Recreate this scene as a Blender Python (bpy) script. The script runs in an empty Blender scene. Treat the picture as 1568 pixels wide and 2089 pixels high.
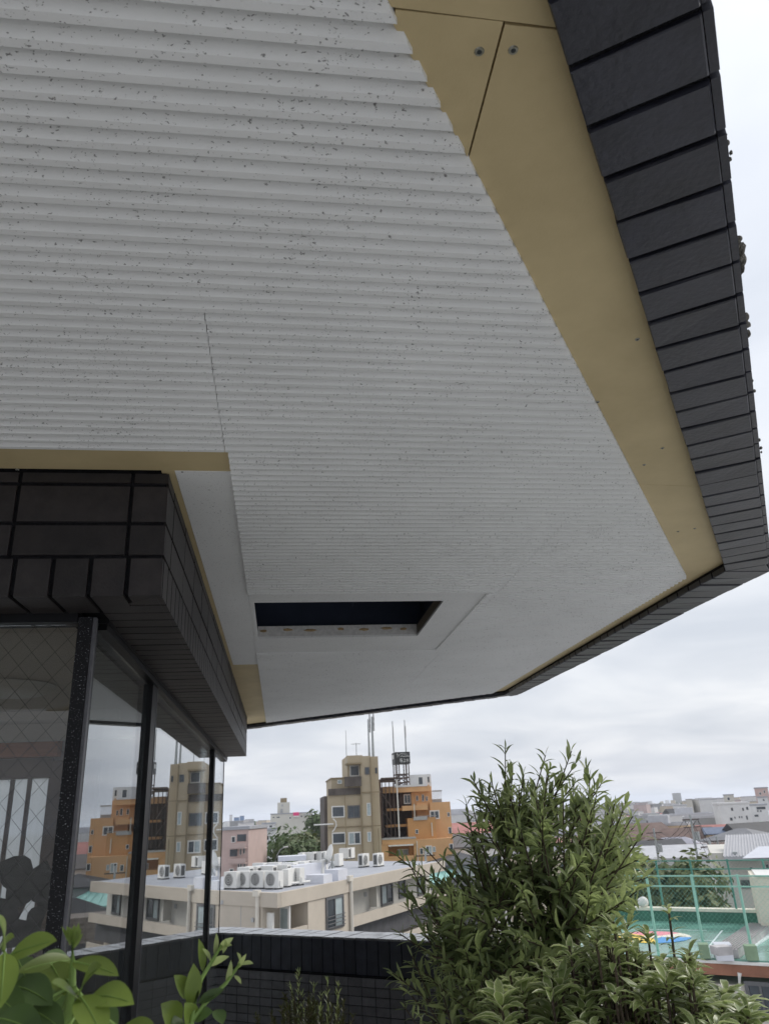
import bpy, math, random
from mathutils import Vector, Matrix, noise as mnoise
random.seed(7)
S = bpy.context.scene
COL = S.collection
V = Vector

# ------------------------------------------------------------------ camera
EYE = V((0.0, 0.0, 1.6))
CR = V((0.99082836, -0.12720924, -0.04557379))
CU = V((-0.00541929, -0.37440559, 0.9272492))
CF = V((0.13501775, 0.91849783, 0.37166106))
FPX, CX, CY = 1538.96, 784.0, 1044.5
cam = bpy.data.cameras.new('camera'); cam_o = bpy.data.objects.new('camera', cam); COL.objects.link(cam_o)
cam_o.matrix_world = Matrix(((CR.x, CU.x, -CF.x, EYE.x), (CR.y, CU.y, -CF.y, EYE.y), (CR.z, CU.z, -CF.z, EYE.z), (0, 0, 0, 1)))
cam.sensor_width = 36.0; cam.lens = 36.0 * FPX / 2089.0
cam.clip_start = 0.02; cam.clip_end = 30000
cam.dof.use_dof = True; cam.dof.focus_distance = 1.6; cam.dof.aperture_fstop = 15.0
S.camera = cam_o

# ------------------------------------------------------------------ world, sun, exposure
SUN_EL, SUN_AZ = math.radians(37), math.radians(76)      # azimuth from +Y towards +X
W = bpy.data.worlds.new('World'); S.world = W; W.use_nodes = True
nt = W.node_tree; nt.nodes.clear()
def N(t, **k):
    n = nt.nodes.new(t)
    for a, b in k.items(): setattr(n, a, b)
    return n
out = N('ShaderNodeOutputWorld'); bg = N('ShaderNodeBackground'); bg.inputs['Strength'].default_value = 0.075
sky = N('ShaderNodeTexSky', sky_type='NISHITA'); sky.sun_disc = False
sky.sun_elevation = SUN_EL; sky.sun_rotation = SUN_AZ; sky.air_density = 1.5; sky.dust_density = 3.0
tc = N('ShaderNodeTexCoord'); sep = N('ShaderNodeSeparateXYZ'); nt.links.new(tc.outputs['Generated'], sep.inputs[0])
def M(op, a, b=None, c=None):
    n = N('ShaderNodeMath', operation=op)
    for i, v in enumerate((a, b, c)):
        if v is None: continue
        if isinstance(v, (int, float)): n.inputs[i].default_value = v
        else: nt.links.new(v, n.inputs[i])
    return n.outputs[0]
zz = M('MAXIMUM', sep.outputs['Z'], 0.0)
den = M('ADD', zz, 0.16)
cx_ = M('DIVIDE', sep.outputs['X'], den); cy_ = M('DIVIDE', sep.outputs['Y'], den)
comb = N('ShaderNodeCombineXYZ'); nt.links.new(cx_, comb.inputs[0]); nt.links.new(cy_, comb.inputs[1])
n1 = N('ShaderNodeTexNoise'); n1.inputs['Scale'].default_value = 1.5; n1.inputs['Detail'].default_value = 5; n1.inputs['Roughness'].default_value = 0.5; n1.inputs['Distortion'].default_value = 0.4
nt.links.new(comb.outputs[0], n1.inputs['Vector'])
rp = N('ShaderNodeValToRGB'); nt.links.new(n1.outputs['Fac'], rp.inputs[0])
e = rp.color_ramp.elements
e[0].position = 0.30; e[0].color = (0.64, 0.685, 0.765, 1)
e[1].position = 0.70; e[1].color = (0.93, 0.95, 0.985, 1)
m_ = rp.color_ramp.elements.new(0.50); m_.color = (0.765, 0.80, 0.865, 1)
grad = M('MULTIPLY_ADD', zz, 3.6, 9.4)                      # an overcast sky is brighter overhead
cl = N('ShaderNodeVectorMath', operation='SCALE'); nt.links.new(rp.outputs[0], cl.inputs[0]); nt.links.new(grad, cl.inputs['Scale'])
mx = N('ShaderNodeMix', data_type='RGBA'); mx.inputs['Factor'].default_value = 0.92
nt.links.new(sky.outputs[0], mx.inputs['A']); nt.links.new(cl.outputs[0], mx.inputs['B'])
nt.links.new(mx.outputs['Result'], bg.inputs['Color']); nt.links.new(bg.outputs[0], out.inputs[0])
sl = bpy.data.lights.new('sun', 'SUN'); sl.energy = 1.5; sl.angle = math.radians(25); sl.color = (1, 0.96, 0.9)
so = bpy.data.objects.new('sun', sl); COL.objects.link(so)
sd = V((math.sin(SUN_AZ) * math.cos(SUN_EL), math.cos(SUN_AZ) * math.cos(SUN_EL), math.sin(SUN_EL)))
so.rotation_euler = sd.to_track_quat('Z', 'Y').to_euler(); so.location = (6, -4, 20)
S.view_settings.view_transform = 'Standard'; S.view_settings.look = 'None'
S.view_settings.exposure = 0.52; S.view_settings.gamma = 1.0; S.view_settings.use_curve_mapping = False
S.render.engine = 'CYCLES'
S.cycles.max_bounces = 12; S.cycles.diffuse_bounces = 5; S.cycles.transparent_max_bounces = 16; S.cycles.volume_bounces = 1

# ------------------------------------------------------------------ photo rays -> points of the place
def ray(x, y): return CF * FPX + CR * (x - CX) - CU * (y - CY)
def onz(x, y, z): d = ray(x, y); return EYE + d * ((z - EYE.z) / d.z)
def ony(x, y, Y): d = ray(x, y); return EYE + d * (Y / d.y)
def onx(x, y, X): d = ray(x, y); return EYE + d * (X / d.x)
def far(x, y, D): d = ray(x, y); return EYE + d * (D / math.hypot(d.x, d.y))
GX = -0.43                                                  # plane of the glass wall
def mir(x, y, D):                                           # what the glass wall shows at this pixel, D metres out
    p = far(x, y, D); return V((2 * GX - p.x, p.y, p.z))

# ------------------------------------------------------------------ mesh helpers
class MB:
    def __init__(s): s.v = []; s.f = []; s.m = []
    def add(s, vs, fs, mi=0):
        b = len(s.v); s.v += [V(p) for p in vs]; s.f += [tuple(b + i for i in f) for f in fs]; s.m += [mi] * len(fs); return s
    def box(s, x0, x1, y0, y1, z0, z1, mi=0):
        return s.add([(x0, y0, z0), (x1, y0, z0), (x1, y1, z0), (x0, y1, z0), (x0, y0, z1), (x1, y0, z1), (x1, y1, z1), (x0, y1, z1)],
                     [(3, 2, 1, 0), (4, 5, 6, 7), (0, 1, 5, 4), (1, 2, 6, 5), (2, 3, 7, 6), (3, 0, 4, 7)], mi)
    def obox(s, o, u, w, s0, s1, v0, v1, z0, z1, mi=0):     # box in a frame: u along, w away, both horizontal
        P = [(a, b, c) for c in (z0, z1) for (a, b) in ((s0, v0), (s1, v0), (s1, v1), (s0, v1))]
        return s.add([V((o.x, o.y, 0)) + u * a + w * b + V((0, 0, c)) for a, b, c in P],
                     [(3, 2, 1, 0), (4, 5, 6, 7), (0, 1, 5, 4), (1, 2, 6, 5), (2, 3, 7, 6), (3, 0, 4, 7)], mi)
    def prism(s, poly, z0, z1, mi=0):
        n = len(poly); b = [(p[0], p[1], z0) for p in poly] + [(p[0], p[1], z1) for p in poly]
        a = sum(poly[i][0] * poly[(i + 1) % n][1] - poly[(i + 1) % n][0] * poly[i][1] for i in range(n))
        fs = [tuple(range(n))[::-1], tuple(range(n, 2 * n))] + [(i, (i + 1) % n, n + (i + 1) % n, n + i) for i in range(n)]
        if a < 0: fs = [f[::-1] for f in fs]
        return s.add(b, fs, mi)
    def tube(s, pts, r, n=6, r1=None, mi=0):
        pts = [V(p) for p in pts]; r1 = r if r1 is None else r1; vs = []; L = len(pts)
        for i, p in enumerate(pts):
            t = (pts[min(i + 1, L - 1)] - pts[max(i - 1, 0)]).normalized()
            a = t.orthogonal().normalized() if abs(t.z) > .95 else t.cross(V((0, 0, 1))).normalized()
            b = t.cross(a); rr = r + (r1 - r) * i / max(1, L - 1)
            vs += [p + (a * math.cos(k * 2 * math.pi / n) + b * math.sin(k * 2 * math.pi / n)) * rr for k in range(n)]
        fs = [(i * n + k, i * n + (k + 1) % n, (i + 1) * n + (k + 1) % n, (i + 1) * n + k) for i in range(L - 1) for k in range(n)]
        fs += [tuple(range(n)), tuple(range((L - 1) * n, L * n))[::-1]]
        return s.add(vs, fs, mi)
    def lathe(s, c, prof, n=20, axis=V((0, 0, 1)), mi=0):   # prof: (radius, height)
        axis = axis.normalized(); a = axis.orthogonal().normalized(); b = axis.cross(a); vs = []
        for r, h in prof:
            vs += [c + axis * h + (a * math.cos(k * 2 * math.pi / n) + b * math.sin(k * 2 * math.pi / n)) * r for k in range(n)]
        fs = [(i * n + k, i * n + (k + 1) % n, (i + 1) * n + (k + 1) % n, (i + 1) * n + k) for i in range(len(prof) - 1) for k in range(n)]
        return s.add(vs, fs, mi)
    def lump(s, c, r, seed, amp=.35, mi=0, nu=8, nv=6):
        vs = []; fs = []
        for j in range(nv + 1):
            for i in range(nu):
                th = math.pi * j / nv; ph = 2 * math.pi * i / nu
                d = V((math.sin(th) * math.cos(ph), math.sin(th) * math.sin(ph), math.cos(th)))
                vs.append(V(c) + V((d.x * r[0], d.y * r[1], d.z * r[2])) * (1 + amp * mnoise.noise(d * 1.7 + V((seed, 0, 0)))))
        for j in range(nv):
            for i in range(nu): fs.append((j * nu + i, (j + 1) * nu + i, (j + 1) * nu + (i + 1) % nu, j * nu + (i + 1) % nu))
        return s.add(vs, fs, mi)

def wloc(o):
    p = V((0, 0, 0))
    while o is not None: p = p + o.location; o = o.parent
    return p
def mk(name, mb, mats, parent=None, origin=None, smooth=False, label=None, cat=None, group=None, kind=None):
    base = wloc(parent) + (V(origin) if origin is not None and parent is None else V((0, 0, 0)))
    me = bpy.data.meshes.new(name); me.from_pydata([tuple(p - base) for p in mb.v], [], mb.f)
    mats = mats if isinstance(mats, (list, tuple)) else [mats]
    for m in mats: me.materials.append(m)
    if len(mats) > 1: me.polygons.foreach_set('material_index', mb.m)
    if smooth: me.polygons.foreach_set('use_smooth', [True] * len(mb.f))
    me.update()
    o = bpy.data.objects.new(name, me); COL.objects.link(o)
    if parent is not None: o.parent = parent
    elif origin is not None: o.location = origin
    return tag(o, label, cat, group, kind)
def tag(o, label=None, cat=None, group=None, kind=None):
    if label: o['label'] = label
    if cat: o['category'] = cat
    if group: o['group'] = group
    if kind: o['kind'] = kind
    return o
def thing(name, label, cat, loc, group=None, rz=0):
    o = bpy.data.objects.new(name, None); COL.objects.link(o); o.location = loc; o.rotation_euler = (0, 0, rz)
    o.empty_display_size = .2
    return tag(o, label, cat, group)
def inst(name, me, parent, loc, rot=None, scale=None):
    o = bpy.data.objects.new(name, me); COL.objects.link(o); o.parent = parent; o.location = loc
    if rot is not None: o.rotation_euler = rot
    if scale is not None: o.scale = scale
    return o
def copy_tree(o, parent=None):
    c = o.copy(); COL.objects.link(c)
    if parent is not None: c.parent = parent
    for ch in list(o.children): copy_tree(ch, c)
    return c

# ------------------------------------------------------------------ materials
def mat(name, col, rough=.75, var=.15, scale=3.0, bump=0.0, bscale=60.0, spec=.4, metal=0.0, rnd=0.0, stretch=None, tint=None):
    m = bpy.data.materials.new(name); m.use_nodes = True; t = m.node_tree; b = t.nodes['Principled BSDF']
    b.inputs['Roughness'].default_value = rough; b.inputs['Metallic'].default_value = metal; b.inputs['Specular IOR Level'].default_value = spec
    tcn = t.nodes.new('ShaderNodeTexCoord'); src = tcn.outputs['Object']
    if stretch:
        mp = t.nodes.new('ShaderNodeMapping'); mp.inputs['Scale'].default_value = stretch; t.links.new(src, mp.inputs[0]); src = mp.outputs[0]
    nz = t.nodes.new('ShaderNodeTexNoise'); nz.inputs['Scale'].default_value = scale; nz.inputs['Detail'].default_value = 6; nz.inputs['Roughness'].default_value = .65
    t.links.new(src, nz.inputs['Vector'])
    r = t.nodes.new('ShaderNodeValToRGB'); t.links.new(nz.outputs['Fac'], r.inputs[0])
    lo = tuple(c * (1 - var) for c in col); hi = tuple(min(1, c * (1 + var)) for c in (tint or col))
    r.color_ramp.elements[0].position = .3; r.color_ramp.elements[0].color = (*lo, 1)
    r.color_ramp.elements[1].position = .7; r.color_ramp.elements[1].color = (*hi, 1)
    c = r.outputs[0]
    if rnd:
        oi = t.nodes.new('ShaderNodeObjectInfo'); hs = t.nodes.new('ShaderNodeHueSaturation')
        mr = t.nodes.new('ShaderNodeMapRange'); mr.inputs['To Min'].default_value = 1 - rnd; mr.inputs['To Max'].default_value = 1 + rnd
        t.links.new(oi.outputs['Random'], mr.inputs[0]); t.links.new(mr.outputs[0], hs.inputs['Value']); t.links.new(c, hs.inputs['Color']); c = hs.outputs[0]
    t.links.new(c, b.inputs['Base Color'])
    if bump:
        n2 = t.nodes.new('ShaderNodeTexNoise'); n2.inputs['Scale'].default_value = bscale; n2.inputs['Detail'].default_value = 5
        t.links.new(src, n2.inputs['Vector'])
        bp = t.nodes.new('ShaderNodeBump'); bp.inputs['Strength'].default_value = bump; bp.inputs['Distance'].default_value = .01
        t.links.new(n2.outputs['Fac'], bp.inputs['Height']); t.links.new(bp.outputs[0], b.inputs['Normal'])
    return m

def board_mat(name, col, pit=(.22, .215, .21), amount=.85):   # pock marked acoustic board; the dark pit colour paints shade in the holes
    m = mat(name, col, rough=.9, var=.05, scale=2.0, spec=.15); t = m.node_tree; b = t.nodes['Principled BSDF']
    base = b.inputs['Base Color'].links[0].from_socket
    tcn = t.nodes.new('ShaderNodeTexCoord'); heights = []; cols = base
    nd = t.nodes.new('ShaderNodeTexNoise'); nd.inputs['Scale'].default_value = 160; nd.inputs['Detail'].default_value = 3
    t.links.new(tcn.outputs['Object'], nd.inputs['Vector'])
    sc = t.nodes.new('ShaderNodeVectorMath'); sc.operation = 'SCALE'; sc.inputs['Scale'].default_value = .010; t.links.new(nd.outputs['Color'], sc.inputs[0])
    ad = t.nodes.new('ShaderNodeVectorMath'); ad.operation = 'ADD'; t.links.new(tcn.outputs['Object'], ad.inputs[0]); t.links.new(sc.outputs[0], ad.inputs[1])
    big = t.nodes.new('ShaderNodeTexNoise'); big.inputs['Scale'].default_value = 9; big.inputs['Detail'].default_value = 2
    t.links.new(tcn.outputs['Object'], big.inputs['Vector'])
    def pits(sx, thr, rad):
        mp = t.nodes.new('ShaderNodeMapping'); mp.inputs['Scale'].default_value = sx; t.links.new(ad.outputs[0], mp.inputs[0])
        vo = t.nodes.new('ShaderNodeTexVoronoi'); vo.inputs['Scale'].default_value = 1.0; t.links.new(mp.outputs[0], vo.inputs['Vector'])
        sp = t.nodes.new('ShaderNodeSeparateColor'); t.links.new(vo.outputs['Color'], sp.inputs[0])
        a2 = t.nodes.new('ShaderNodeMath'); a2.operation = 'MULTIPLY_ADD'; t.links.new(big.outputs['Fac'], a2.inputs[0]); a2.inputs[1].default_value = .45; t.links.new(sp.outputs[0], a2.inputs[2])
        a = t.nodes.new('ShaderNodeMath'); a.operation = 'GREATER_THAN'; t.links.new(a2.outputs[0], a.inputs[0]); a.inputs[1].default_value = thr + .225
        r = t.nodes.new('ShaderNodeMapRange'); r.inputs['From Min'].default_value = rad; r.inputs['From Max'].default_value = rad * .55
        t.links.new(vo.outputs['Distance'], r.inputs[0])
        mu = t.nodes.new('ShaderNodeMath'); mu.operation = 'MULTIPLY'; t.links.new(a.outputs[0], mu.inputs[0]); t.links.new(r.outputs[0], mu.inputs[1]); return mu.outputs[0]
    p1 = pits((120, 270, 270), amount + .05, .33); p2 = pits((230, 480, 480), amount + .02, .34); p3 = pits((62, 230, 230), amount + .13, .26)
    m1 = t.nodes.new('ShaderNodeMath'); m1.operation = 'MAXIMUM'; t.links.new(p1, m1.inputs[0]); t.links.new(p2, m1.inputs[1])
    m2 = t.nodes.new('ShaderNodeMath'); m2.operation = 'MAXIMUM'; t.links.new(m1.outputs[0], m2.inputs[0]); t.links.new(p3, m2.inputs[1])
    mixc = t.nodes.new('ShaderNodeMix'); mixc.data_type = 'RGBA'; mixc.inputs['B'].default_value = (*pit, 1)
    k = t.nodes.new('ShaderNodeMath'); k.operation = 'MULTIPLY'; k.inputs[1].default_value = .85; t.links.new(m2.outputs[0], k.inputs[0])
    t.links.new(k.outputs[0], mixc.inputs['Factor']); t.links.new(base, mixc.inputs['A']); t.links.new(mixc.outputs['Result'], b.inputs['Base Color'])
    fine = t.nodes.new('ShaderNodeTexNoise'); fine.inputs['Scale'].default_value = 420; fine.inputs['Detail'].default_value = 4
    t.links.new(tcn.outputs['Object'], fine.inputs['Vector'])
    h = t.nodes.new('ShaderNodeMath'); h.operation = 'MULTIPLY_ADD'; t.links.new(fine.outputs['Fac'], h.inputs[0]); h.inputs[1].default_value = .35
    ng = t.nodes.new('ShaderNodeMath'); ng.operation = 'MULTIPLY'; ng.inputs[1].default_value = -1; t.links.new(m2.outputs[0], ng.inputs[0]); t.links.new(ng.outputs[0], h.inputs[2])
    bp = t.nodes.new('ShaderNodeBump'); bp.inputs['Strength'].default_value = .55; bp.inputs['Distance'].default_value = .003
    t.links.new(h.outputs[0], bp.inputs['Height']); t.links.new(bp.outputs[0], b.inputs['Normal'])
    return m

def glass_mat(name, tint=(.78, .82, .82), dirt=.05, frost=0.0):
    m = bpy.data.materials.new(name); m.use_nodes = True; t = m.node_tree; t.nodes.clear()
    o = t.nodes.new('ShaderNodeOutputMaterial'); g = t.nodes.new('ShaderNodeNewGeometry')
    dp = t.nodes.new('ShaderNodeVectorMath'); dp.operation = 'DOT_PRODUCT'; t.links.new(g.outputs['Normal'], dp.inputs[0]); t.links.new(g.outputs['Incoming'], dp.inputs[1])
    ab = t.nodes.new('ShaderNodeMath'); ab.operation = 'ABSOLUTE'; t.links.new(dp.outputs['Value'], ab.inputs[0])
    om = t.nodes.new('ShaderNodeMath'); om.operation = 'SUBTRACT'; om.inputs[0].default_value = 1; t.links.new(ab.outputs[0], om.inputs[1])
    pw = t.nodes.new('ShaderNodeMath'); pw.operation = 'POWER'; pw.inputs[1].default_value = 4.4; t.links.new(om.outputs[0], pw.inputs[0])
    fr = t.nodes.new('ShaderNodeMath'); fr.operation = 'MULTIPLY_ADD'; fr.inputs[1].default_value = .95; fr.inputs[2].default_value = .036; t.links.new(pw.outputs[0], fr.inputs[0])
    tr = t.nodes.new('ShaderNodeBsdfTransparent'); tr.inputs[0].default_value = (*tint, 1)
    gl = t.nodes.new('ShaderNodeBsdfGlossy'); gl.inputs['Roughness'].default_value = 0.004; gl.inputs[0].default_value = (.97, .98, 1, 1)
    mx = t.nodes.new('ShaderNodeMixShader'); t.links.new(fr.outputs[0], mx.inputs[0]); t.links.new(tr.outputs[0], mx.inputs[1]); t.links.new(gl.outputs[0], mx.inputs[2])
    df = t.nodes.new('ShaderNodeBsdfDiffuse'); df.inputs[0].default_value = (.62, .64, .64, 1)
    tl = t.nodes.new('ShaderNodeBsdfTranslucent'); tl.inputs[0].default_value = (.8, .84, .86, 1)
    d2 = t.nodes.new('ShaderNodeMixShader'); d2.inputs[0].default_value = .5 if not frost else .85; t.links.new(df.outputs[0], d2.inputs[1]); t.links.new(tl.outputs[0], d2.inputs[2])
    mx2 = t.nodes.new('ShaderNodeMixShader'); t.links.new(mx.outputs[0], mx2.inputs[1]); t.links.new(d2.outputs[0], mx2.inputs[2])
    tcn = t.nodes.new('ShaderNodeTexCoord'); mp = t.nodes.new('ShaderNodeMapping'); mp.inputs['Scale'].default_value = (9, 9, .5)
    t.links.new(tcn.outputs['Object'], mp.inputs[0])
    nz = t.nodes.new('ShaderNodeTexNoise'); nz.inputs['Scale'].default_value = 4; nz.inputs['Detail'].default_value = 7; t.links.new(mp.outputs[0], nz.inputs['Vector'])
    mr = t.nodes.new('ShaderNodeMapRange'); mr.inputs['From Min'].default_value = .35; mr.inputs['From Max'].default_value = .75
    mr.inputs['To Min'].default_value = frost + dirt * .15; mr.inputs['To Max'].default_value = frost + dirt
    t.links.new(nz.outputs['Fac'], mr.inputs[0]); t.links.new(mr.outputs[0], mx2.inputs[0]); t.links.new(mx2.outputs[0], o.inputs[0])
    return m

def leaf_mat(name, col, var=.3, rough=.33, trans=.35, rnd=.2, spec=.5):
    m = bpy.data.materials.new(name); m.use_nodes = True; t = m.node_tree; b = t.nodes['Principled BSDF']; o = t.nodes['Material Output']
    tcn = t.nodes.new('ShaderNodeTexCoord'); nz = t.nodes.new('ShaderNodeTexNoise'); nz.inputs['Scale'].default_value = 14; nz.inputs['Detail'].default_value = 4
    t.links.new(tcn.outputs['Object'], nz.inputs['Vector'])
    r = t.nodes.new('ShaderNodeValToRGB'); t.links.new(nz.outputs['Fac'], r.inputs[0])
    r.color_ramp.elements[0].position = .32; r.color_ramp.elements[0].color = tuple(c * (1 - var) for c in col) + (1,)
    r.color_ramp.elements[1].position = .7; r.color_ramp.elements[1].color = (min(1, col[0] * (1 + var * 1.3)), min(1, col[1] * (1 + var)), col[2] * (1 + var * .6), 1)
    oi = t.nodes.new('ShaderNodeObjectInfo'); hs = t.nodes.new('ShaderNodeHueSaturation')
    mr = t.nodes.new('ShaderNodeMapRange'); mr.inputs['To Min'].default_value = 1 - rnd; mr.inputs['To Max'].default_value = 1 + rnd
    t.links.new(oi.outputs['Random'], mr.inputs[0]); t.links.new(mr.outputs[0], hs.inputs['Value']); t.links.new(r.outputs[0], hs.inputs['Color'])
    t.links.new(hs.outputs[0], b.inputs['Base Color']); b.inputs['Roughness'].default_value = rough; b.inputs['Specular IOR Level'].default_value = spec
    tl = t.nodes.new('ShaderNodeBsdfTranslucent'); t.links.new(hs.outputs[0], tl.inputs[0])
    ms = t.nodes.new('ShaderNodeMixShader'); ms.inputs[0].default_value = trans
    t.links.new(b.outputs[0], ms.inputs[1]); t.links.new(tl.outputs[0], ms.inputs[2]); t.links.new(ms.outputs[0], o.inputs[0])
    return m

def speckle_mat(name, base, dot, thr=.652, scale=380):
    m = mat(name, base, rough=.45, var=.1, spec=.2); t = m.node_tree; b = t.nodes['Principled BSDF']
    tcn = t.nodes.new('ShaderNodeTexCoord'); vo = t.nodes.new('ShaderNodeTexNoise'); vo.inputs['Scale'].default_value = scale; vo.inputs['Detail'].default_value = 2
    t.links.new(tcn.outputs['Object'], vo.inputs['Vector'])
    gt = t.nodes.new('ShaderNodeMapRange'); gt.inputs['From Min'].default_value = thr; gt.inputs['From Max'].default_value = thr + .05; t.links.new(vo.outputs['Fac'], gt.inputs[0])
    mx = t.nodes.new('ShaderNodeMix'); mx.data_type = 'RGBA'; mx.inputs['A'].default_value = (*base, 1); mx.inputs['B'].default_value = (*dot, 1)
    t.links.new(gt.outputs[0], mx.inputs['Factor']); t.links.new(mx.outputs['Result'], b.inputs['Base Color'])
    return m

K = dict(
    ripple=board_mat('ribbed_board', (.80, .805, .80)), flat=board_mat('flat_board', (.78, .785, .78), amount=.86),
    tan=mat('tan_trim', (.54, .43, .235), rough=.6, var=.13, scale=2.2, bump=.05, bscale=300, tint=(.56, .455, .26)),
    tile=mat('black_tile', (.020, .021, .031), rough=.36, var=.35, scale=14, bump=.10, bscale=110, rnd=.22, spec=.5),
    tilebr=mat('dark_wall_tile', (.024, .0215, .0225), rough=.5, var=.25, scale=20, bump=.12, bscale=160, rnd=.25, spec=.35, tint=(.029, .0245, .0245)),
    mosaic=mat('mosaic_tile', (.088, .084, .092), rough=.45, var=.2, scale=25, bump=.12, bscale=200, rnd=.18, spec=.45),
    mortar=mat('dark_mortar', (.012, .012, .014), rough=.95, var=.4, scale=60, bump=.4, bscale=300, spec=.1),
    coping=mat('coping_glaze', (.15, .15, .155), rough=.10, var=.2, scale=14, spec=1.0, bump=.03, bscale=120),
    black=mat('black_aluminium', (.006, .006, .0075), rough=.45, var=.2, scale=20, spec=.2),
    speck=speckle_mat('pitted_black_aluminium', (.007, .007, .009), (.32, .34, .36)),
    alu=mat('grey_aluminium', (.10, .10, .11), rough=.45, var=.2, scale=50, metal=.4),
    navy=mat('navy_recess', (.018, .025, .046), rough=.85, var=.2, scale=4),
    cut=mat('cut_board_edge', (.62, .61, .6), rough=.9, var=.15, scale=60),
    rust=mat('brown_glue', (.38, .27, .14), rough=.8, var=.4, scale=80),
    wood=mat('weathered_batten', (.16, .13, .10), rough=.8, var=.3, scale=30, stretch=(1, .1, 1)),
    screw=mat('zinc_screw', (.34, .33, .29), rough=.35, var=.3, scale=400, metal=.7), hole=mat('screw_recess', (.03, .035, .035), rough=.6),
    moss=mat('dry_moss', (.20, .19, .165), rough=1, var=.5, scale=160, bump=1, bscale=300),
    glass=glass_mat('window_glass', dirt=.045), wglass=glass_mat('wired_glass', tint=(.86, .85, .83), dirt=.004), frost=glass_mat('frosted_glass', tint=(.85, .89, .92), dirt=.10, frost=.45),
    wire=mat('glass_wire', (.05, .05, .05), rough=.5, metal=.5), concrete=mat('slab_concrete', (.30, .29, .28), var=.2, bump=.2),
    floor=mat('terrace_floor', (.36, .35, .33), rough=.8, var=.15, scale=5, bump=.1), soil=mat('soil', (.05, .035, .025), rough=1, var=.4, scale=40, bump=1),
    planter=mat('planter_box', (.28, .25, .22), rough=.8, var=.2),
    rwall=mat('room_wall', (.30, .27, .235), rough=.9, var=.06), rceil=mat('room_ceiling', (.44, .42, .38), rough=.9, var=.05), rfloor=mat('room_floor', (.18, .12, .08), rough=.4, var=.2),
    rbrown=mat('brown_lining', (.10, .072, .058), rough=.7, var=.15), rwood=mat('orange_wood', (.34, .13, .045), rough=.5, var=.2, scale=10, stretch=(.3, 4, 4)), white=mat('white_plastic', (.46, .45, .42), rough=.5, var=.05),
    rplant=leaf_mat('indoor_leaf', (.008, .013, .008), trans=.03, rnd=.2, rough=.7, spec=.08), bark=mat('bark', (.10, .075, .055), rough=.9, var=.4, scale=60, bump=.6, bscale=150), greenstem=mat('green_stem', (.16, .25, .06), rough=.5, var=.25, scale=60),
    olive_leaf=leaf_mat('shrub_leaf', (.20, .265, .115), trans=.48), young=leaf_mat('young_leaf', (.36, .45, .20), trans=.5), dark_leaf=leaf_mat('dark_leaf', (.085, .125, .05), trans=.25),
    pit=leaf_mat('variegated_leaf', (.21, .28, .105), trans=.28), margin=leaf_mat('leaf_margin', (.50, .54, .33), trans=.3, var=.15), citrus=leaf_mat('broad_leaf', (.165, .24, .05), trans=.36, rough=.36, var=.25, rnd=.22), citrus_d=leaf_mat('broad_leaf_old', (.065, .115, .036), trans=.2, rough=.4, var=.3, rnd=.2),
    heath=leaf_mat('heath_leaf', (.075, .085, .03), trans=.3), heath_d=leaf_mat('heath_leaf_brown', (.05, .045, .025), trans=.2),
)
ZC = 2.335                        # underside of the ribbed boards
# ================================================================== SETTING: ground and air
GZ = -15.0
city_ground = mat('city_ground', (.385, .385, .385), rough=.95, var=.35, scale=.05)
g = MB(); R = 9000
g.add([(0, 0, GZ)] + [(R * math.cos(i * math.pi / 24), R * math.sin(i * math.pi / 24), GZ) for i in range(48)], [(0, 1 + i, 1 + (i + 1) % 48) for i in range(48)])
mk('ground', g, city_ground, kind='structure')
# ================================================================== THE CANOPY
canopy = thing('balcony_canopy', 'wide white ribbed balcony ceiling with tan border and black tiled edge overhead', 'canopy', (0, 3, ZC))
DA, DB = V((.0966, .488)), V((1.439, 2.435)); RC = V((1.443, 5.197)); FL = V((-.12, 6.52))
def xr(y):
    if y <= DB.y: return DA.x + (y - DA.y) * (DB.x - DA.x) / (DB.y - DA.y)
    if y <= RC.y: return DB.x + (y - DB.y) * (RC.x - DB.x) / (RC.y - DB.y)
    return RC.x + (y - RC.y) * (FL.x - RC.x) / (FL.y - RC.y)
PITCH = .0303; Y0 = 1.0086
RD = .0225; RM = .0105
PROF = ((0, RM), (.0072, .0), (.0172, 0), (.0176, RD), (.0262, RD * .86), (.0303, RM))
def ribs(y0, y1, xa, xb):
    mb = MB(); k0 = round((y0 - Y0) / PITCH); k1 = round((y1 - Y0) / PITCH)
    for k in range(k0, k1):
        yb = Y0 + k * PITCH
        for (a, za), (b, zb_) in zip(PROF[:-1], PROF[1:]):
            ya, y2 = yb + a, yb + b
            if k == k0 and a == 0: ya += .0005
            if k == k1 - 1 and b > .03: y2 -= .0005
            xs = []
            for yy in (ya, y2):
                xs.append((xa, min(xb, xr(yy))))
            if xs[0][1] - xs[0][0] < .002 or xs[1][1] - xs[1][0] < .002: continue
            mb.add([(xs[0][0], ya, ZC + za), (xs[0][1], ya, ZC + za), (xs[1][1], y2, ZC + zb_), (xs[1][0], y2, ZC + zb_)], [(0, 3, 2, 1)])
            # rib ends
            if True:
                for q, o in ((1, 1), (0, -1)):
                    mb.add([(xs[0][q], ya, ZC + za), (xs[1][q], y2, ZC + zb_), (xs[1][q], y2, ZC + RD + .0001), (xs[0][q], ya, ZC + RD + .0001)], [(0, 1, 2, 3) if o > 0 else (3, 2, 1, 0)])
    # board back
    return mb
rows = [-1.718, -.809, .1, 1.0086, 1.9176, 2.8266, 3.7356, 4.6446, 5.5536, 6.5]
def zone(y):   # ribbed extent at the left
    return [(-2.4, 1.495, -2.6), (1.495, 2.606, -.115), (2.606, 3.637, .755), (3.637, 6.6, -.115)]
def snap(y): return Y0 + round((y - Y0) / PITCH) * PITCH
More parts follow.
